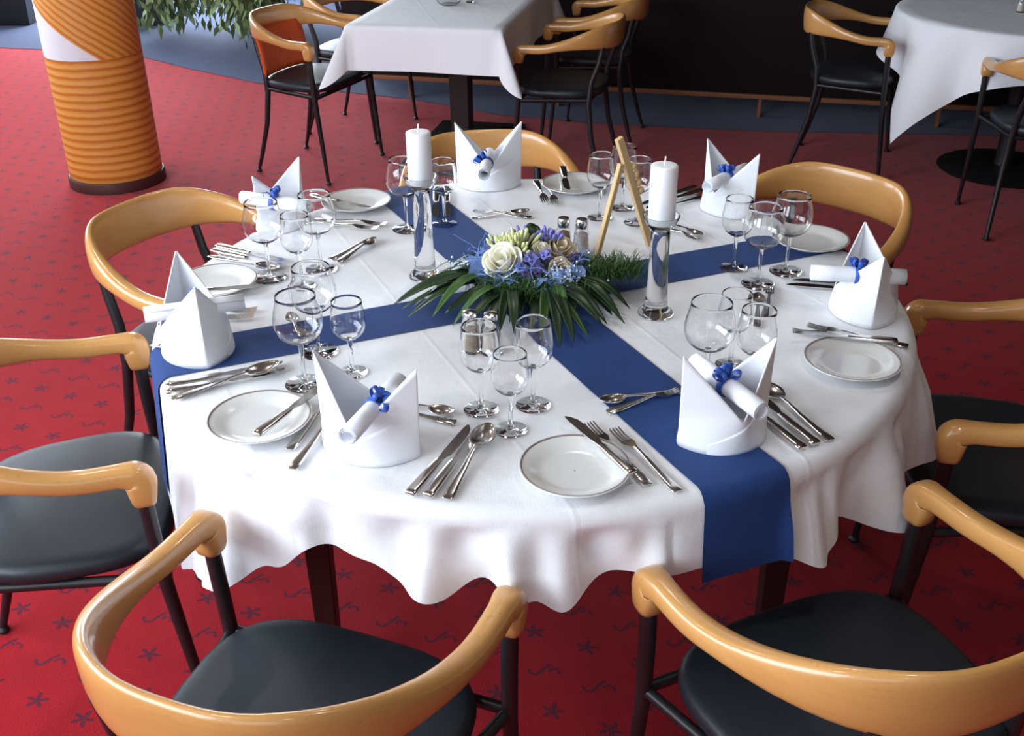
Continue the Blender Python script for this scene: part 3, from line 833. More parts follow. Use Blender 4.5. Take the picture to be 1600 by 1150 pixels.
# ---------------------------------------------------------------- stemmed glasses
GT = {'w': ('balloon_wine_glass', .170, .0425, .034, .080), 'm': ('wine_glass', .156, .0335, .0285, .072), 's': ('small_wine_glass', .140, .0305, .0265, .066)}
def make_glass(t):
    name, H, rm, rr, zs = GT[t]
    r = empty(name)
    th = .0009
    # bowl: outer wall up, rim, inner wall down, closed
    out = []; inn = []
    NB = 16
    for i in range(NB+1):
        u = i/NB
        z = zs + (H-zs)*u
        # teardrop: widest at 45 percent
        if u < .45: q = math.sin(PI/2*(u/.45)**.62)
        else: q = 1 - (1-rr/rm)*smooth01((u-.45)/.55)**1.1
        rad = max(rm*q, .0042)
        out.append((rad, z))
        if u > .10: inn.append((max(rad-th, .0005), z))
    prof = out + [(rr-th*.5, H+.0008)] + list(reversed(inn)) + [(.0008, zs+(H-zs)*.085)]
    bowl = MB().lathe([(.0008, zs)] + prof, 40).build('bowl', M['glass'], r, smooth=70)
    MB().lathe([(.0008, .0075), (.0052, .0075), (.0036, .018), (.0034, zs*.6), (.0044, zs-.006), (.0052, zs-.0003), (.0008, zs-.0003)], 20).build('stem', M['glass'], r, smooth=70)
    fr = rm*.86 if t != 'w' else rm*.80
    MB().lathe([(.0008, .0005), (fr, .0005), (fr+.0006, .0015), (fr-.001, .0022), (fr*.5, .0038), (.0075, .0065), (.0008, .0072)], 36).build('foot', M['glass'], r, smooth=60)
    return r
GP = {}
GLS = [
 ('NL', 'm', (-0.0518, 1.5014), 'wine glass farthest left of the three right of the front left napkin'),
 ('NL', 's', (-0.003, 1.4365), 'small glass in front of the other two right of the front left napkin'),
 ('NL', 'm', (0.0348, 1.5144), 'wine glass nearest the blue runner, right of the front left napkin'),
 ('NR', 'w', (0.3273, 1.5517), 'balloon glass behind the front right napkin, left of the three'),
 ('NR', 'm', (0.4056, 1.5502), 'wine glass behind the front right napkin, right of the three'),
 ('NR', 's', (0.3902, 1.6488), 'small glass behind the front right napkin, rearmost of the three'),
 ('R', 'm', (0.478, 2.085), 'wine glass on the right end of the blue runner, left of three'),
 ('R', 'w', (0.5125, 1.998), 'balloon glass in front of the two others at the right end of the blue runner'),
 ('R', 'w', (0.585, 2.062), 'balloon glass in front of the back right plate'),
 ('RF', 'm', (0.2148, 2.3955), 'wine glass in front of the farthest plate, left of the easel'),
 ('RF', 'm', (0.2988, 2.3589), 'wine glass just left of the right candle, behind the easel'),
 ('RF', 'm', (0.2751, 2.4606), 'wine glass behind the easel, farthest of three'),
 ('F', 'w', (-0.2443, 2.3312), 'balloon glass standing behind the left candle'),
 ('F', 'm', (-0.1569, 2.3624), 'wine glass between the left candle and the farthest napkin'),
 ('LF', 'w', (-0.512, 2.052), 'balloon glass in front of the back left napkin, left of three'),
 ('LF', 'm', (-0.4375, 2.012), 'wine glass in front of the back left napkin, nearest of three'),
 ('LF', 'w', (-0.41, 2.098), 'balloon glass in front of the back left napkin, right of three'),
 ('L', 'w', (-0.3603, 1.5937), 'balloon glass behind the front left napkin, nearest the cutlery'),
 ('L', 's', (-0.2829, 1.6336), 'small glass behind the front left napkin, on the right over the blue runner'),
 ('L', 'w', (-0.3544, 1.713), 'balloon glass in the middle of the left blue runner, behind two others'),
]
for (seat, t, (x, y), lab) in GLS:
    if t not in GP: GP[t] = o = make_glass(t); o.location = (x, y, ZT-.0012)
    else: o = dup(GP[t], (x, y, ZT-.0012), random.uniform(0, 6), lab)
    tag(o, lab, 'wine glass', 'glasses of the %s place setting' % SEATN[seat])

# ---------------------------------------------------------------- napkin crowns and scrolls
def make_crown():
    r = empty('napkin_crown')
    a0, b0, a1, b1, zv, zp = .079, .056, .082, .046, .060, .178
    body = MB(); NX, NZ = 40, 14
    def pt(xn, s, f, off=0.0):
        zt_ = zv + (zp-zv)*abs(xn)
        z = zt_*f
        q = z/zp
        a = a0 + (a1-a0)*q; b_ = b0 + (b1-b0)*q
        return Vector((xn*a, s*(b_*(1-abs(xn)**(2.3-1.1*min(1, z/.07)))**(.75+.25*min(1, z/.07)) + off*(1-abs(xn)**8)), z))
    xs = [math.sin(PI/2*(-1 + 2*i/NX)) for i in range(NX+1)]
    loop = [(x, 1) for x in xs] + [(x, -1) for x in reversed(xs[1:-1])]
    rows = [[pt(x, s, k/NZ) for x, s in loop + loop[:1]] for k in range(NZ+1)]
    body.grid(rows).build('folded_body', M['napkin'], r, smooth=50, solid=.0022, offset=-1)
    for s in (1, -1):
        fl_ = MB(); rows = []
        for k in range(9):
            row = []
            for x in xs:
                xx = -x*s
                zf = (.003 + .088*(xx+1)/2)
                zt_ = zv + (zp-zv)*abs(x)
                row.append(pt(x, s, min(zf/zt_, .97)*k/8, .0022))
            rows.append(row)
        fl_.grid(rows).build('turned_up_fold', M['napkin'], r, smooth=60, solid=.0012, offset=0)
    return r
CRN = [
 ('NL', (-0.2231, 1.3954), 2.7768, (1.05, 1, 0.86), 'napkin crown at the front left with a scroll pointing toward the camera'),
 ('NR', (0.3333, 1.4158), 3.5081, (0.98, 1.0, 0.89), 'napkin crown standing on the blue runner at the front right'),
 ('R', (0.6926, 1.8712), 4.6077, (1.08, 1.1, 0.84), 'napkin crown at the right table edge behind the right plate'),
 ('RF', (0.5316, 2.4450), -0.9076, (0.97, 1, 0.89), 'napkin crown at the back right beside the right rear armchair'),
 ('F', (-0.0549, 2.6490), 0.0262, (1.02, 1, 0.93), 'farthest napkin crown in the middle, two points against a beech chair back'),
 ('LF', (-0.5461, 2.3799), 1.0647, (1.0, 1, 0.79), 'napkin crown at the back left behind the three glasses'),
 ('L', (-0.5823, 1.7337), 2.0071, (1.1, 1.12, 0.9), 'napkin crown on the left end of the blue runner'),
]
crown0 = None
for (seat, (x, y), rz, sc, lab) in CRN:
    if crown0 is None: crown0 = o = make_crown(); o.location = (x, y, ZT-.0012); o.rotation_euler = (0, 0, rz)
    else: o = dup(crown0, (x, y, ZT-.0012), rz, lab)
    o.scale = sc
    tag(o, lab, 'napkin', 'folded napkin crowns on the round table')

def make_scroll():
    r = empty('paper_scroll')
    L, R = .175, .0155
    pr = MB(); rings = []
    n = 60
    # a rolled sheet: spiral cross-section swept along x
    sp_ = []
    for i in range(n+1):
        a = 2*PI*2.4*i/n; rad = R*(.62 + .38*i/n)
        sp_.append((rad*math.cos(a), rad*math.sin(a)))
    pr.grid([[(x, y, z + R) for (y, z) in sp_] for x in (-L/2, -L/4, 0, L/4, L/2)])
    pr.build('rolled_sheet', M['paper'], r, smooth=60, solid=.0007)
    bd = MB(); rings = []
    bd.loft([[(x, rr*math.cos(2*PI*j/24), R + rr*math.sin(2*PI*j/24)) for j in range(24)] for x, rr in ((-.007, R+.0006), (-.006, R+.0018), (0, R+.0024), (.006, R+.0018), (.007, R+.0006))], False)
    bd.build('ribbon_band', M['ribbon'], r, smooth=60)
    bw = MB()
    rnd = random.Random(3)
    for k in range(9):
        th = rnd.uniform(-.6, .9) + (PI/2)
        ph = rnd.uniform(0, 2*PI)
        l_ = rnd.uniform(.012, .021)
        base = Vector((rnd.uniform(-.006, .006), (R+.002)*math.cos(th), R + (R+.002)*math.sin(th)))
        dirv = Vector((math.cos(ph)*.8, math.cos(th)+math.sin(ph)*.6, math.sin(th))).normalized()
        side = dirv.cross(Vector((0, 0, 1))).normalized()*.0045
        rows = []
        for i in range(13):
            a = 2*PI*i/12
            c_ = base + dirv*(l_/2*(1-math.cos(a))) + dirv.cross(side).normalized()*(.0065*math.sin(a))
            rows.append([c_-side, c_+side])
        bw.grid(rows)
    bw.build('ribbon_bow', M['ribbon'], r, smooth=180, solid=.0006)
    kn = MB().ball((0, 0, 2*R+.003), (.006, .0065, .0055), 12, 8).build('ribbon_knot', M['ribbon_dark'], r)
    kn['label'] = 'dark knot of the blue ribbon'
    return r
SCR = [
 ('NL', (-0.2156, 1.3677, ZT + .072), 1.2208, 0.0, 0.5, 'rolled paper with blue ribbon in the front left napkin'),
 ('NR', (0.3384, 1.4216, ZT + .072), 2.0169, 0.0, -0.3, 'rolled paper with blue ribbon in the front right napkin on the runner'),
 ('R', (0.6610, 1.8392, ZT + .072), 2.9973, 0.0, 0, 'rolled paper sticking out both sides of the right hand napkin'),
 ('RF', (0.5181, 2.4203, ZT + .072), -2.2990, 0.0, 0, 'rolled paper with blue ribbon in the back right napkin'),
 ('F', (-0.0500, 2.5539, ZT + .072), -1.6355, 0.0, 0.6, 'rolled paper with dark blue ribbon in the farthest napkin'),
 ('LF', (-0.5359, 2.2809, ZT + .072), -0.3776, 0.0, 0, 'rolled paper in the back left napkin above the glasses'),
 ('L', (-0.5713, 1.7188, ZT + .072), 0.3072, 0.0, 0, 'rolled paper sticking out both sides of the left hand napkin'),
]
scroll0 = None
for (seat, c_, rz, ry, rx, lab) in SCR:
    if scroll0 is None: scroll0 = o = make_scroll()
    else: o = dup(scroll0, c_, rz, lab)
    o.location = c_
    o.rotation_euler = (rx, ry, rz)
    tag(o, lab, 'paper scroll', 'menu scrolls lying in the napkin crowns')

# ---------------------------------------------------------------- candlesticks and candles
def make_stick(x, y, H):
    r = empty('candlestick', (x, y, ZT-.001))
    MB().lathe([(.0005, .0), (.034, .0), (.0352, .002), (.034, .006), (.030, .011), (.0245, .016), (.0225, .022), (.0215, .04), (.0195, H*.4), (.0183, H*.7), (.0185, H-.034), (.0165, H-.030), (.0005, H-.030)], 44).build('shaft', M['glass'], r, smooth=50)
    MB().lathe([(.0005, H-.0295), (.016, H-.0295), (.020, H-.026), (.028, H-.017), (.0345, H-.004), (.0352, H), (.0336, H), (.0325, H-.004), (.0262, H-.0152), (.0005, H-.0155)], 44).build('cup', M['glass'], r, smooth=50)
    return r
def make_candle(x, y, z, R, H):
    r = empty('pillar_candle', (x, y, z))
    MB().lathe([(.0005, 0), (R-.001, 0), (R, .001), (R, H-.003), (R-.001, H-.001), (R-.004, H), (.006, H-.001), (.0005, H-.002)], 40).build('wax_body', M['wax'], r, smooth=50)
    MB().tube([(0, 0, H-.004), (.0003, 0, H+.006), (.0012, .0004, H+.015)], .0014, 8).build('wick', M['wax'], r)
    return r
for (x, y, H, lab, R, Hc, lab2) in ((-.1818, 2.0533, .222, 'tall clear glass candlestick left of the flowers', .0248, .106, 'white pillar candle on the left candlestick'),
                                    (.2828, 1.8617, .205, 'tall clear glass candlestick right of the flowers', .0252, .112, 'white pillar candle on the right candlestick')):
    tag(make_stick(x, y, H), lab, 'candlestick', 'glass candlesticks on the round table')
    tag(make_candle(x, y, ZT + H - .0158, R, Hc), lab2, 'candle', 'white candles on the round table')

# ---------------------------------------------------------------- salt and pepper shakers
def make_shaker(kind):
    r = empty('%s_shaker' % kind)
    H = .062
    MB().lathe([(.0005, 0), (.018, 0), (.0195, .0015), (.0195, .004), (.0182, .030), (.0165, .048), (.0125, .056), (.0118, H), (.0100, H), (.0102, .056), (.0145, .046), (.0160, .030), (.0172, .006), (.0005, .005)], 28).build('glass_body', M['glass'], r, smooth=60)
    MB().lathe([(.0005, .0058), (.0162, .0062), (.0154, .030), (.0140, .044), (.0005, .046)], 24).build('contents', M[kind], r, smooth=60)
    MB().lathe([(.0122, H-.004), (.0142, H-.004), (.0146, H-.001), (.0140, H+.012), (.0122, H+.0165), (.006, H+.0185), (.0005, H+.019)], 28).build('cap', M['chrome'], r, smooth=50)
    return r
sh = {}
for kind, x, y, lab in (('pepper', -.0763, 1.7149, 'pepper shaker in front of the flowers, left of the front pair'), ('salt', -.0373, 1.7065, 'salt shaker in front of the flowers, right of the front pair'),
                        ('pepper', .1171, 2.1881, 'pepper shaker behind the flowers, left of the rear pair'), ('salt', .1566, 2.1797, 'salt shaker behind the flowers next to the wooden easel')):
    if kind not in sh: sh[kind] = o = make_shaker(kind); o.location = (x, y, ZT-.001)
    else: o = dup(sh[kind], (x, y, ZT-.001), 1.0, lab)
    tag(o, lab, 'shaker', 'salt and pepper shakers')

# ---------------------------------------------------------------- wooden easel
ez = empty('easel', (.245, 2.16, ZT-.001))
tag(ez, 'small pale wooden easel seen edge on, between the shakers and right candle', 'easel')
def plank(name, a, b_, w, t, m_, par, lat):
    a, b_ = Vector(a), Vector(b_); d = (b_-a).normalized(); lat = (Vector(lat) - d*Vector(lat).dot(d)).normalized(); nn = d.cross(lat)
    rings = [[p + lat*(sx*w/2) + nn*(sy*t/2) for sx, sy in ((-1,-1),(1,-1),(1,1),(-1,1))] for p in (a, b_)]
    return MB().loft(rings).build(name, m_, par, smooth=20, bevel=.0012)
latv = (.6, -.8, 0)
apx = Vector((-.018, -.013, .268)); ft = Vector((.068, .049, .005)); fl2 = Vector((-.062, -.047, .005))
plank('front_leg', ft, apx, .011, .017, M['pale_wood'], ez, latv)
crs = ft.lerp(apx, .80)
plank('rear_leg', fl2, crs + Vector((-.010, -.007, -.004)), .011, .011, M['pale_wood'], ez, latv)
hd_ = MB()
for k in range(4):
    c_ = ft.lerp(apx, .50 + k*.075) + Vector((.0125, .009, .004))
    hd_.ball(c_, (.0085, .0085, .009), 12, 8)
hd_.build('beaded_ledge', M['pale_wood'], ez, smooth=60)

# ---------------------------------------------------------------- flower centrepiece
FC = Vector((.030, 1.985, ZT))
fa = empty('flower_arrangement', FC)
tag(fa, 'low flower arrangement with cream rose, blue tulle and palm leaves in the table centre', 'flower arrangement')
def rel(x, y, z): return Vector((x-FC.x, y-FC.y, z-FC.z))
rnd = random.Random(11)
MB().lathe([(.0005, .001), (.085, .001), (.095, .012), (.085, .036), (.055, .052), (.0005, .058)], 28).build('moss_base', M['leaf'], fa)

def leaf(base, tip_, width, droop, m_, name='palm_leaf', par=None, twist=0.0, nseg=12):
    base, tip_ = Vector(base), Vector(tip_)
    d = tip_ - base; L = d.length; side = Vector((-d.y, d.x, 0)).normalized()
    rows = []
    for i in range(nseg+1):
        u = i/nseg
        c_ = base.lerp(tip_, u) + Vector((0, 0, droop*math.sin(PI*u)))
        w = width*(math.sin(PI*min(1, u*.93+.05))**.75)*(1-.25*u) if i < nseg else .0006
        sd = side*math.cos(twist) + Vector((0, 0, math.sin(twist)))
        up = Vector((0, 0, 1))
        rows.append([c_ - sd*w + up*w*.25, c_ - sd*w*.5 + up*w*.08, c_, c_ + sd*w*.5 + up*w*.08, c_ + sd*w + up*w*.25])
    return MB().grid(rows).build(name, m_, par, smooth=180, solid=.0006)
# fans of palm leaflets: (origin, list of tips)
FANS = [
 ((-.07, -.03), [(-.250, -.118), (-.262, -.085), (-.255, -.055), (-.225, -.155), (-.19, -.02), (-.205, .0), (-.175, -.165), (-.23, -.10)]),
 ((-.03, -.08), [(-.115, -.225), (-.085, -.245), (-.14, -.19), (-.05, -.235), (-.02, -.25), (-.155, -.15)]),
 ((.045, -.075), [(.03, -.268), (.062, -.275), (.09, -.262), (.118, -.245), (.142, -.215), (.008, -.235), (.155, -.185), (.075, -.21)]),
 ((.085, -.04), [(.175, -.165), (.195, -.14), (.205, -.10), (.185, -.19), (.16, -.155)]),
 ((-.06, .04), [(-.17, .055), (-.15, .075), (-.12, .09)]),
 ((.06, .06), [(.11, .12), (.06, .13), (.0, .125)]),
]
k_ = 0
for (ox, oy), tips in FANS:
    for (tx, ty) in tips:
        m_ = M['leaf'] if rnd.random() < .72 else M['leaf2']
        leaf((ox, oy, .032 + rnd.uniform(-.008, .012)), (tx + rnd.uniform(-.006, .006), ty + rnd.uniform(-.006, .006), .004 + rnd.uniform(0, .016)), rnd.uniform(.010, .0165), rnd.uniform(.012, .032), m_, 'palm_leaf', fa, rnd.uniform(-.5, .5))
for k in range(24):                       # shorter, denser leaves close to the base
    a = PI*(.92 + 1.15*k/23) + rnd.uniform(-.06, .06)
    ro = rnd.uniform(.125, .175)
    leaf((.065*math.cos(a), .06*math.sin(a), .036 + rnd.uniform(-.006, .01)), (ro*math.cos(a + rnd.uniform(-.2, .2)), ro*1.02*math.sin(a + rnd.uniform(-.1, .1)), .006 + rnd.uniform(0, .014)), rnd.uniform(.011, .016), rnd.uniform(.008, .02), M['leaf'] if k % 3 else M['leaf2'], 'palm_leaf', fa, rnd.uniform(-.6, .6))
for (x, y, z) in ((-.02, .06, .10), (-.055, .055, .085), (.02, .075, .105)):
    leaf((x*.4, y*.6, .05), (x*1.25, y*1.15, z), .02, .02, M['leaf'], 'round_leaf', fa, .4)
# feathery fern on the right and front middle
def fern(name, c0, c1, nst, length, seed):
    r_ = random.Random(seed); mb = MB()
    for k in range(nst):
        u = r_.random()
        b_ = Vector(c0).lerp(Vector(c1), u) + Vector((r_.uniform(-.035, .035), r_.uniform(-.03, .03), r_.uniform(-.005, .02)))
        d = Vector((r_.uniform(-1, 1), r_.uniform(-1, 1), r_.uniform(-.2, .8))).normalized()*length*r_.uniform(.5, 1.2)
        s = d.cross(Vector((0, 0, 1))).normalized()*.0007
        mid_ = b_ + d*.5 + Vector((0, 0, .004)); e_ = b_ + d - Vector((0, 0, .006))
        for q in (mid_, e_): q.z = max(q.z, .002)
        b_.z = max(b_.z, .004)
        mb.add([b_-s, b_+s, mid_+s, mid_-s, e_], [(0, 1, 2, 3), (3, 2, 4)])
    o = mb.build(name, M['fern'], fa, smooth=0); o['kind'] = 'stuff'; return o
fern('fern_spray', (.10, -.02, .04), (.215, .0, .032), 2600, .036, 1)
fern('fern_spray', (-.06, -.085, .036), (.03, -.10, .036), 1300, .032, 2)
fern('fern_spray', (.07, -.05, .03), (.14, -.08, .022), 700, .03, 3)

def rose(c_, R, m_, par, tilt=(0, 0)):
    q = empty('rose'); bpy.data.objects.remove(q)
    mb = MB(); r_ = random.Random(int(R*1e5))
    Rm = Matrix.Rotation(tilt[0], 3, 'X') @ Matrix.Rotation(tilt[1], 3, 'Y')
    nl = [(3, .32, .95, .1), (3, .52, .92, .22), (5, .74, .80, .40), (5, .95, .62, .62)]
    off = 0
    for (npet, rr, hh, flare) in nl:
        off += .7
        for k in range(npet):
            a0 = 2*PI*k/npet + off
            rows = []
            span = 2*PI/npet*.72
            for i in range(7):
                u = i/6
                row = []
                for j in range(9):
                    w = (j-4)/4
                    a = a0 + span*w*(.55+.45*math.sin(PI*min(1, u*.9+.1)))
                    rad = R*rr*(.35 + .65*math.sin(PI/2*u**.7)) + R*flare*.35*u**3
                    z = R*(-.55 + (hh+.55)*u*(1 - .16*w*w*u)) - R*flare*.30*u**4
                    row.append(Rm @ Vector((rad*math.cos(a), rad*math.sin(a), z)) + Vector(c_))
                rows.append(row)
            mb.grid(rows)
    return mb.build('rose', m_, par, smooth=180, solid=.0009)
rose(rel(-.0146, 1.9462, .828), .036, M['rose'], fa, (.62, -.25))['label'] = 'cream white rose'
rose(rel(.098, 2.015, .826), .030, M['rose_beige'], fa, (.5, .3))['label'] = 'beige rose'
rose(rel(.098, 1.945, .808), .026, M['rose_beige'], fa, (.9, .4))['label'] = 'beige rose'
rose(rel(.062, 1.99, .838), .016, M['rose'], fa, (.4, .1))['label'] = 'small cream bud rose'

# agapanthus heads: stems fanning out, each ending in a bud
def umbel(c_, n_, L, mstem, mbud, seed, spread=1.0):
    r_ = random.Random(seed); st = MB(); bd = MB(); c_ = Vector(c_)
    for k in range(n_):
        ph = r_.uniform(0, 2*PI); th = r_.uniform(.15, 1.05)*spread
        d = Vector((math.sin(th)*math.cos(ph), math.sin(th)*math.sin(ph), math.cos(th)))
        l_ = L*r_.uniform(.75, 1.1)
        st.tube([c_, c_ + d*l_*.7], [.0009, .0012], 5)
        rings = []
        up = Vector((0, 0, 1)) if abs(d.z) < .9 else Vector((1, 0, 0))
        a = d.cross(up).normalized(); b_ = a.cross(d)
        for s, rr in ((.62, .0012), (.74, .0030), (.88, .0040), (1.0, .0030), (1.06, .0008)):
            rings.append([c_ + d*l_*s + (a*math.cos(2*PI*j/7) + b_*math.sin(2*PI*j/7))*rr for j in range(7)])
        bd.loft(rings)
    s_ = st.build('bud_stems', M['leaf2'], fa); b2_ = bd.build('flower_buds', mbud, fa, smooth=60); b2_['kind'] = 'stuff'
    return s_, b2_
umbel(rel(.014, 1.99, .818), 48, .062, M['leaf2'], M['aga'], 1)
umbel(rel(.035, 2.03, .815), 14, .060, M['leaf2'], M['lilac'], 2, .8)
umbel(rel(.078, 2.025, .825), 22, .048, M['leaf2'], M['lilac'], 4, .8)
umbel(rel(-.015, 2.01, .812), 16, .055, M['leaf2'], M['aga'], 6, .9)

def blossom(c_, R, m_, seed, name='blue_blossom'):
    r_ = random.Random(seed); mb = MB(); c_ = Vector(c_)
    ax = Vector((r_.uniform(-.4, .4), r_.uniform(-.9, -.2), r_.uniform(.5, 1))).normalized()
    a = ax.cross(Vector((0, 0, 1))).normalized(); b_ = a.cross(ax)
    for layer, (sc, lift) in enumerate(((1, .12), (.68, .38))):
        for k in range(6):
            t = 2*PI*k/6 + layer*.5
            d = a*math.cos(t) + b_*math.sin(t); s = a*-math.sin(t) + b_*math.cos(t)
            rows = []
            for i in range(5):
                u = i/4; w = R*.42*sc*math.sin(PI*min(1, .12+u*.8))
                cc = c_ + d*R*sc*u + ax*(R*lift*math.sin(PI*.7*u))
                rows.append([cc - s*w + ax*w*.3, cc, cc + s*w + ax*w*.3])
            mb.grid(rows)
    return mb.build(name, m_, fa, smooth=180, solid=.0006)
for i, (x, y, z, R, m_) in enumerate(((.0404, 1.944, .838, .021, 'lilac'), (.0688, 1.9545, .842, .016, 'lilac'), (.0209, 1.9195, .826, .019, 'lilac'), (.052, 1.922, .822, .018, 'violet'),
        (-.0294, 2.0276, .830, .020, 'violet'), (-.045, 2.02, .815, .017, 'violet'), (.1357, 1.9727, .818, .024, 'violet'), (.148, 1.99, .808, .022, 'violet'), (.146, 1.955, .805, .02, 'violet'), (.030, 1.905, .812, .016, 'violet'))):
    blossom(rel(x, y, z), R, M[m_], i)['label'] = ('lilac blue open blossom' if m_ == 'lilac' else 'dark violet blossom')

def specks(name, c_, rad, n_, seed, m_, r0=.0024):
    r_ = random.Random(seed); mb = MB(); c_ = Vector(c_)
    for k in range(n_):
        p = c_ + Vector((r_.gauss(0, rad[0]), r_.gauss(0, rad[1]), r_.gauss(0, rad[2])))
        p.z = max(p.z, .01)
        mb.ball(p, r0*r_.uniform(.6, 1.2), 6, 4)
        if k % 3 == 0: mb.tube([p - Vector((0, 0, .02)), p], .0004, 4, False)
    o = mb.build(name, m_, fa, smooth=60); o['kind'] = 'stuff'; return o
specks('baby_breath', rel(.100, 1.918, .806), (.026, .018, .013), 190, 5, M['gyp'])
specks('baby_breath', rel(-.098, 1.985, .792), (.022, .025, .012), 150, 6, M['gyp'])
specks('baby_breath', rel(.125, 1.900, .785), (.018, .012, .010), 40, 7, M['gyp'])
# ruffled collar of blue tulle
tm = MB(); rows = []
for i in range(10):
    u = i/9; row = []
    for j in range(121):
        a = 2*PI*j/120
        rad = .045 + .062*u + .010*math.sin(9*a+1)*u + .006*math.sin(23*a)*u
        z = .046 + .022*u + .012*u*math.sin(13*a) + .007*math.sin(29*a+2)*u - .010*u*u
        row.append((rad*math.cos(a)*1.12 + .005, rad*math.sin(a) - .008, z))
    rows.append(row)
tm.grid(rows).build('tulle_collar', M['tulle'], fa, smooth=180)
t2 = MB(); r_ = random.Random(21)
for k in range(110):
    a = r_.uniform(PI*.75, PI*2.05); rad = r_.uniform(.05, .115)
    c_ = Vector((rad*math.cos(a)*1.05, rad*math.sin(a), r_.uniform(.045, .075)))
    pts = [c_]
    d = Vector((r_.uniform(-1, 1), r_.uniform(-1, 1), r_.uniform(-.4, .6)))
    for s in range(5):
        d = (d + Vector((r_.uniform(-1, 1), r_.uniform(-1, 1), r_.uniform(-.7, .7)))*.6).normalized()
        q = pts[-1] + d*.011; q.z = max(q.z, .02); pts.append(q)
    t2.tube(pts, .0008, 4, False)
tf = t2.build('tulle_threads', M['tulle'], fa, smooth=60); tf['kind'] = 'stuff'
# a few loose grass blades
for (a, b_, h) in (((-.06, -.08, .04), (-.125, -.20, .006), .05), ((.045, -.09, .045), (.065, -.165, .03), .03), ((-.10, .02, .03), (-.205, .045, .01), .03)):
    mb = MB(); a, b_ = Vector(a), Vector(b_)
    mb.tube([a.lerp(b_, i/8) + Vector((0, 0, h*math.sin(PI*i/8))) for i in range(9)], .0009, 6)
    mb.build('grass_blade', M['fern'], fa)

# ---------------------------------------------------------------- square table in the background
def cloth_square(name, hx, hy, over, z0, mt, loc, rz, lab, flare=.08, p=1.45, grp=None):
    mb = MB(); rows = []
    NXY = 26
    def axis(h):
        s = [-h-over + over*i/12 for i in range(12)] + [-h + 2*h*i/16 for i in range(17)] + [h + over*(i+1)/12 for i in range(12)]
        return s
    for yv in axis(hy):
        row = []
        for xv in axis(hx):
            cx, cy = max(-hx, min(hx, xv)), max(-hy, min(hy, yv))
            ex, ey = xv-cx, yv-cy
            d = (abs(ex)**p + abs(ey)**p)**(1/p)
            if d > .2: d = .2 + .09*math.tanh((d-.2)/.09)
            if d < 1e-6: row.append((xv, yv, z0)); continue
            n_ = math.hypot(ex, ey); ux, uy = ex/n_, ey/n_
            cor = min(abs(ux), abs(uy))*1.414
            b_ = .012
            q = min(d/b_, PI/2)
            out = b_*math.sin(q) + max(0, d-b_*PI/2)*(flare + .46*cor)
            zz = z0 - b_*(1-math.cos(q)) - max(0, d-b_*PI/2)*.985
            wob = .010*math.sin(9*(cx+cy*1.3))*max(0, d)/over
            row.append((cx + ux*(out+wob), cy + uy*(out+wob), zz))
        rows.append(row)
    o = mb.grid(rows).build(name, mt, smooth=180)
    o.location = loc; o.rotation_euler = (0, 0, rz)
    return tag(o, lab, 'tablecloth', grp)
SQA = math.radians(-12.1)
sqc = Vector((-.382, 4.80, 0)) + Vector((.21, .978, 0))*.64
st_ = empty('square_table', sqc, SQA)
tag(st_, 'square table with a dark central pedestal at the top of the photo', 'table')
MB().box((-.345, -.63, .715), (.345, .63, .742)).build('table_top', M['dark_wood'], st_, smooth=0, bevel=.004)
for yy in (.0,):
    MB().box((-.05, yy-.05, .02), (.05, yy+.05, .715)).build('pedestal', M['dark_wood'], st_, smooth=0, bevel=.006)
MB().box((-.24, -.42, .0035), (.24, .48, .02)).build('foot_plate', M['black'], st_, smooth=0, bevel=.004)
cloth_square('tablecloth', .352, .64, .205, .75, M['cloth'], sqc, SQA, 'white tablecloth with pointed hanging corners on the square table')
# clear dish on the square table
ds = empty('glass_dish', (-.29, 5.34, .7515))
tag(ds, 'small clear glass dish on the square table at the top edge', 'dish')
MB().lathe([(.0005, 0), (.04, 0), (.055, .012), (.062, .028), (.059, .028), (.052, .014), (.038, .005), (.0005, .004)], 32).build('dish_body', M['glass'], ds, smooth=50)
sk = dup(sh['salt'], (-.19, 5.40, .7515), 0, 'salt shaker on the square table beside the glass dish', 'salt and pepper shakers'); sk['category'] = 'shaker'

# ---------------------------------------------------------------- round table in the background
RC = Vector((2.43, 5.02, 0)); RR = .615
rt = empty('round_table', RC)
tag(rt, 'smaller round table with a disc foot at the top right corner', 'table')
MB().lathe([(.0005, .715), (.60, .715), (.606, .72), (.606, .74), (.0005, .742)], 64).build('table_top', M['dark_wood'], rt)
MB().lathe([(.0005, .02), (.045, .02), (.04, .06), (.04, .715), (.0005, .715)], 28).build('pedestal', M['black'], rt)
MB().lathe([(.0005, .0035), (.30, .0035), (.305, .01), (.29, .018), (.05, .03), (.0005, .03)], 56).build('foot_disc', M['black'], rt)
mb = MB(); rows = []
NA2 = 240; sqh = .82
CA = math.radians(203)
def side_len(a):
    q = abs(math.cos(a)), abs(math.sin(a)); return sqh/max(q)
for k in range(34):
    row = []
    for j in range(NA2+1):
        a = 2*PI*j/NA2 + CA - PI/4
        L = side_len(a - CA + PI/4) - 0
        corner = smooth01((L - sqh)/(sqh*.36))
        if k < 12: r_a, zz = (RR-.012)*max(k/11, .01), .75
        else:
            d = (L - RR + .0)*(k-11)/22 + .0
            q = min(d/.014, PI/2)
            f = max(0, d-.02)
            rip = (.5+.5*math.sin(11*a+.8))*.09*(1-corner)
            ca_ = ((math.degrees(a - CA + PI/4) - 45 + 45) % 90) - 45
            ear = .16*math.exp(-(ca_/9)**2) - .16*math.exp(-((abs(ca_)-19)/7)**2)
            r_a = RR - .012 + .014*math.sin(q) + f*(.07 + rip*2.6 + ear)
            zz = .75 - .014*(1-math.cos(q)) - f*.98
        row.append((r_a*math.cos(a), r_a*math.sin(a), zz))
    rows.append(row)
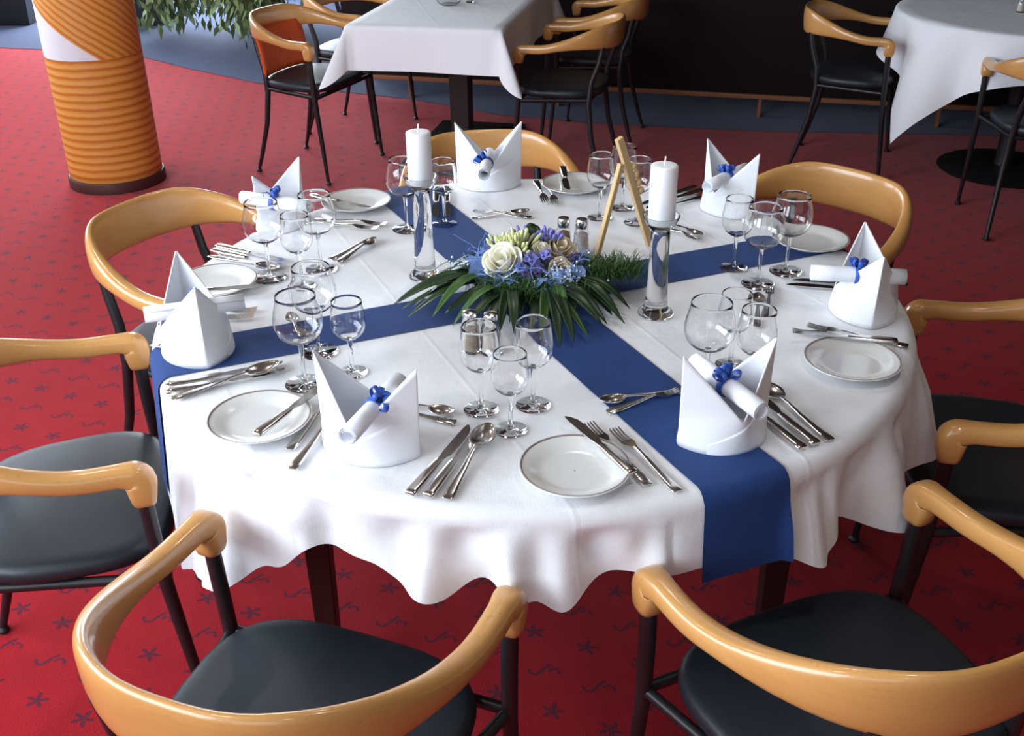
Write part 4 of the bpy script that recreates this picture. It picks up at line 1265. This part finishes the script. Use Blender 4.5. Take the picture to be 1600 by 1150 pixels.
rcl = mb.grid(rows).build('tablecloth', M['cloth'], smooth=180)
rcl.location = RC
tag(rcl, 'white square tablecloth hanging in points over the far round table', 'tablecloth')
sk = dup(sh['salt'], (2.345, 5.00, .7515), 0, 'salt shaker on the far round table at the right edge', 'salt and pepper shakers'); sk['category'] = 'shaker'
for x, y, t in ((2.40, 5.08, 'm'),):
    o = dup(GP[t], (x, y, .7515), 0, 'stemmed glass on the far round table, %s one' % ('smaller' if t == 's' else 'taller'), 'glasses on the far round table'); o['category'] = 'wine glass'

# ---------------------------------------------------------------- potted plants at the back left
def plant(x, y, lab, seed, centres, n_):
    r_ = random.Random(seed)
    root = empty('potted_ficus', (x, y, .003))
    tag(root, lab, 'potted plant', 'potted plants at the back')
    MB().loft([[(sx*w, sy*w, z) for sx, sy in ((-1,-1),(1,-1),(1,1),(-1,1))] for z, w in ((0, .15), (.52, .19), (.52, .165), (.46, .16))]).build('planter', M['planter'], root, smooth=20, bevel=.006)
    MB().box((-.155, -.155, .455), (.155, .155, .462)).build('soil', M['soil'], root, smooth=0)
    tk = MB()
    for (cx, cy, cz, rr) in centres:
        tk.tube([(0, 0, .45), (cx*.25, cy*.25, .9), (cx*.8, cy*.8, max(cz+.35, .95)), (cx, cy, cz+.15)], [.016, .012, .006, .003], 7)
    tk.build('stems', M['bark'], root)
    mb = MB()
    for (cx, cy, cz, rr) in centres:
        for k in range(n_):
            p = Vector((cx + r_.gauss(0, rr*.5), cy + r_.gauss(0, rr*.5), cz + r_.gauss(0, rr*.62)))
            if p.z < .06: p.z = .06 + r_.random()*.2
            d = Vector((r_.uniform(-.7, .7), r_.uniform(-.7, .7), -1)).normalized()*r_.uniform(.09, .13)
            if p.z + d.z < .01: continue
            s = d.cross(Vector((r_.uniform(-1, 1), r_.uniform(-1, 1), .3))).normalized()*r_.uniform(.017, .024)
            mb.add([p, p + d*.45 - s, p + d, p + d*.45 + s], [(0, 1, 2, 3)])
    mb.build('foliage', M['ficus'], root, smooth=0)
    return root
plant(-2.98, 9.05, 'bushy green plant in a black planter behind the striped column', 5, [(.38, -.62, .36, .26), (.30, -.30, .62, .25), (.50, -.50, .50, .25), (.0, 0, 1.0, .35)], 330)
plant(-2.05, 8.95, 'drooping green plant in a black planter behind the orange-backed chair', 9, [(.05, -.75, .36, .22), (.25, -1.0, .36, .2), (.28, -.35, .65, .25), (.0, 0, 1.0, .35)], 330)
plant(-4.10, 9.12, 'dark planter at the top left corner of the photo behind the column', 13, [(.1, .0, 1.0, .2), (.05, .05, 1.3, .2)], 200)

# small white card with a dark mark beside the left hand napkin
pc = empty('place_card', (-.655, 1.745, TZ + .0046), -.35)
tag(pc, 'tiny white card with a dark mark at the left table edge by the napkin', 'card')
MB().box((-.016, -.012, 0), (.016, .012, .0006)).build('card', M['paper'], pc, smooth=0)
MB().box((-.0016, -.006, .0006), (.0016, .006, .0009)).box((-.004, -.0078, .0006), (.004, -.006, .0009)).build('mark', M['black'], pc, smooth=0)['label'] = 'dark upright mark'
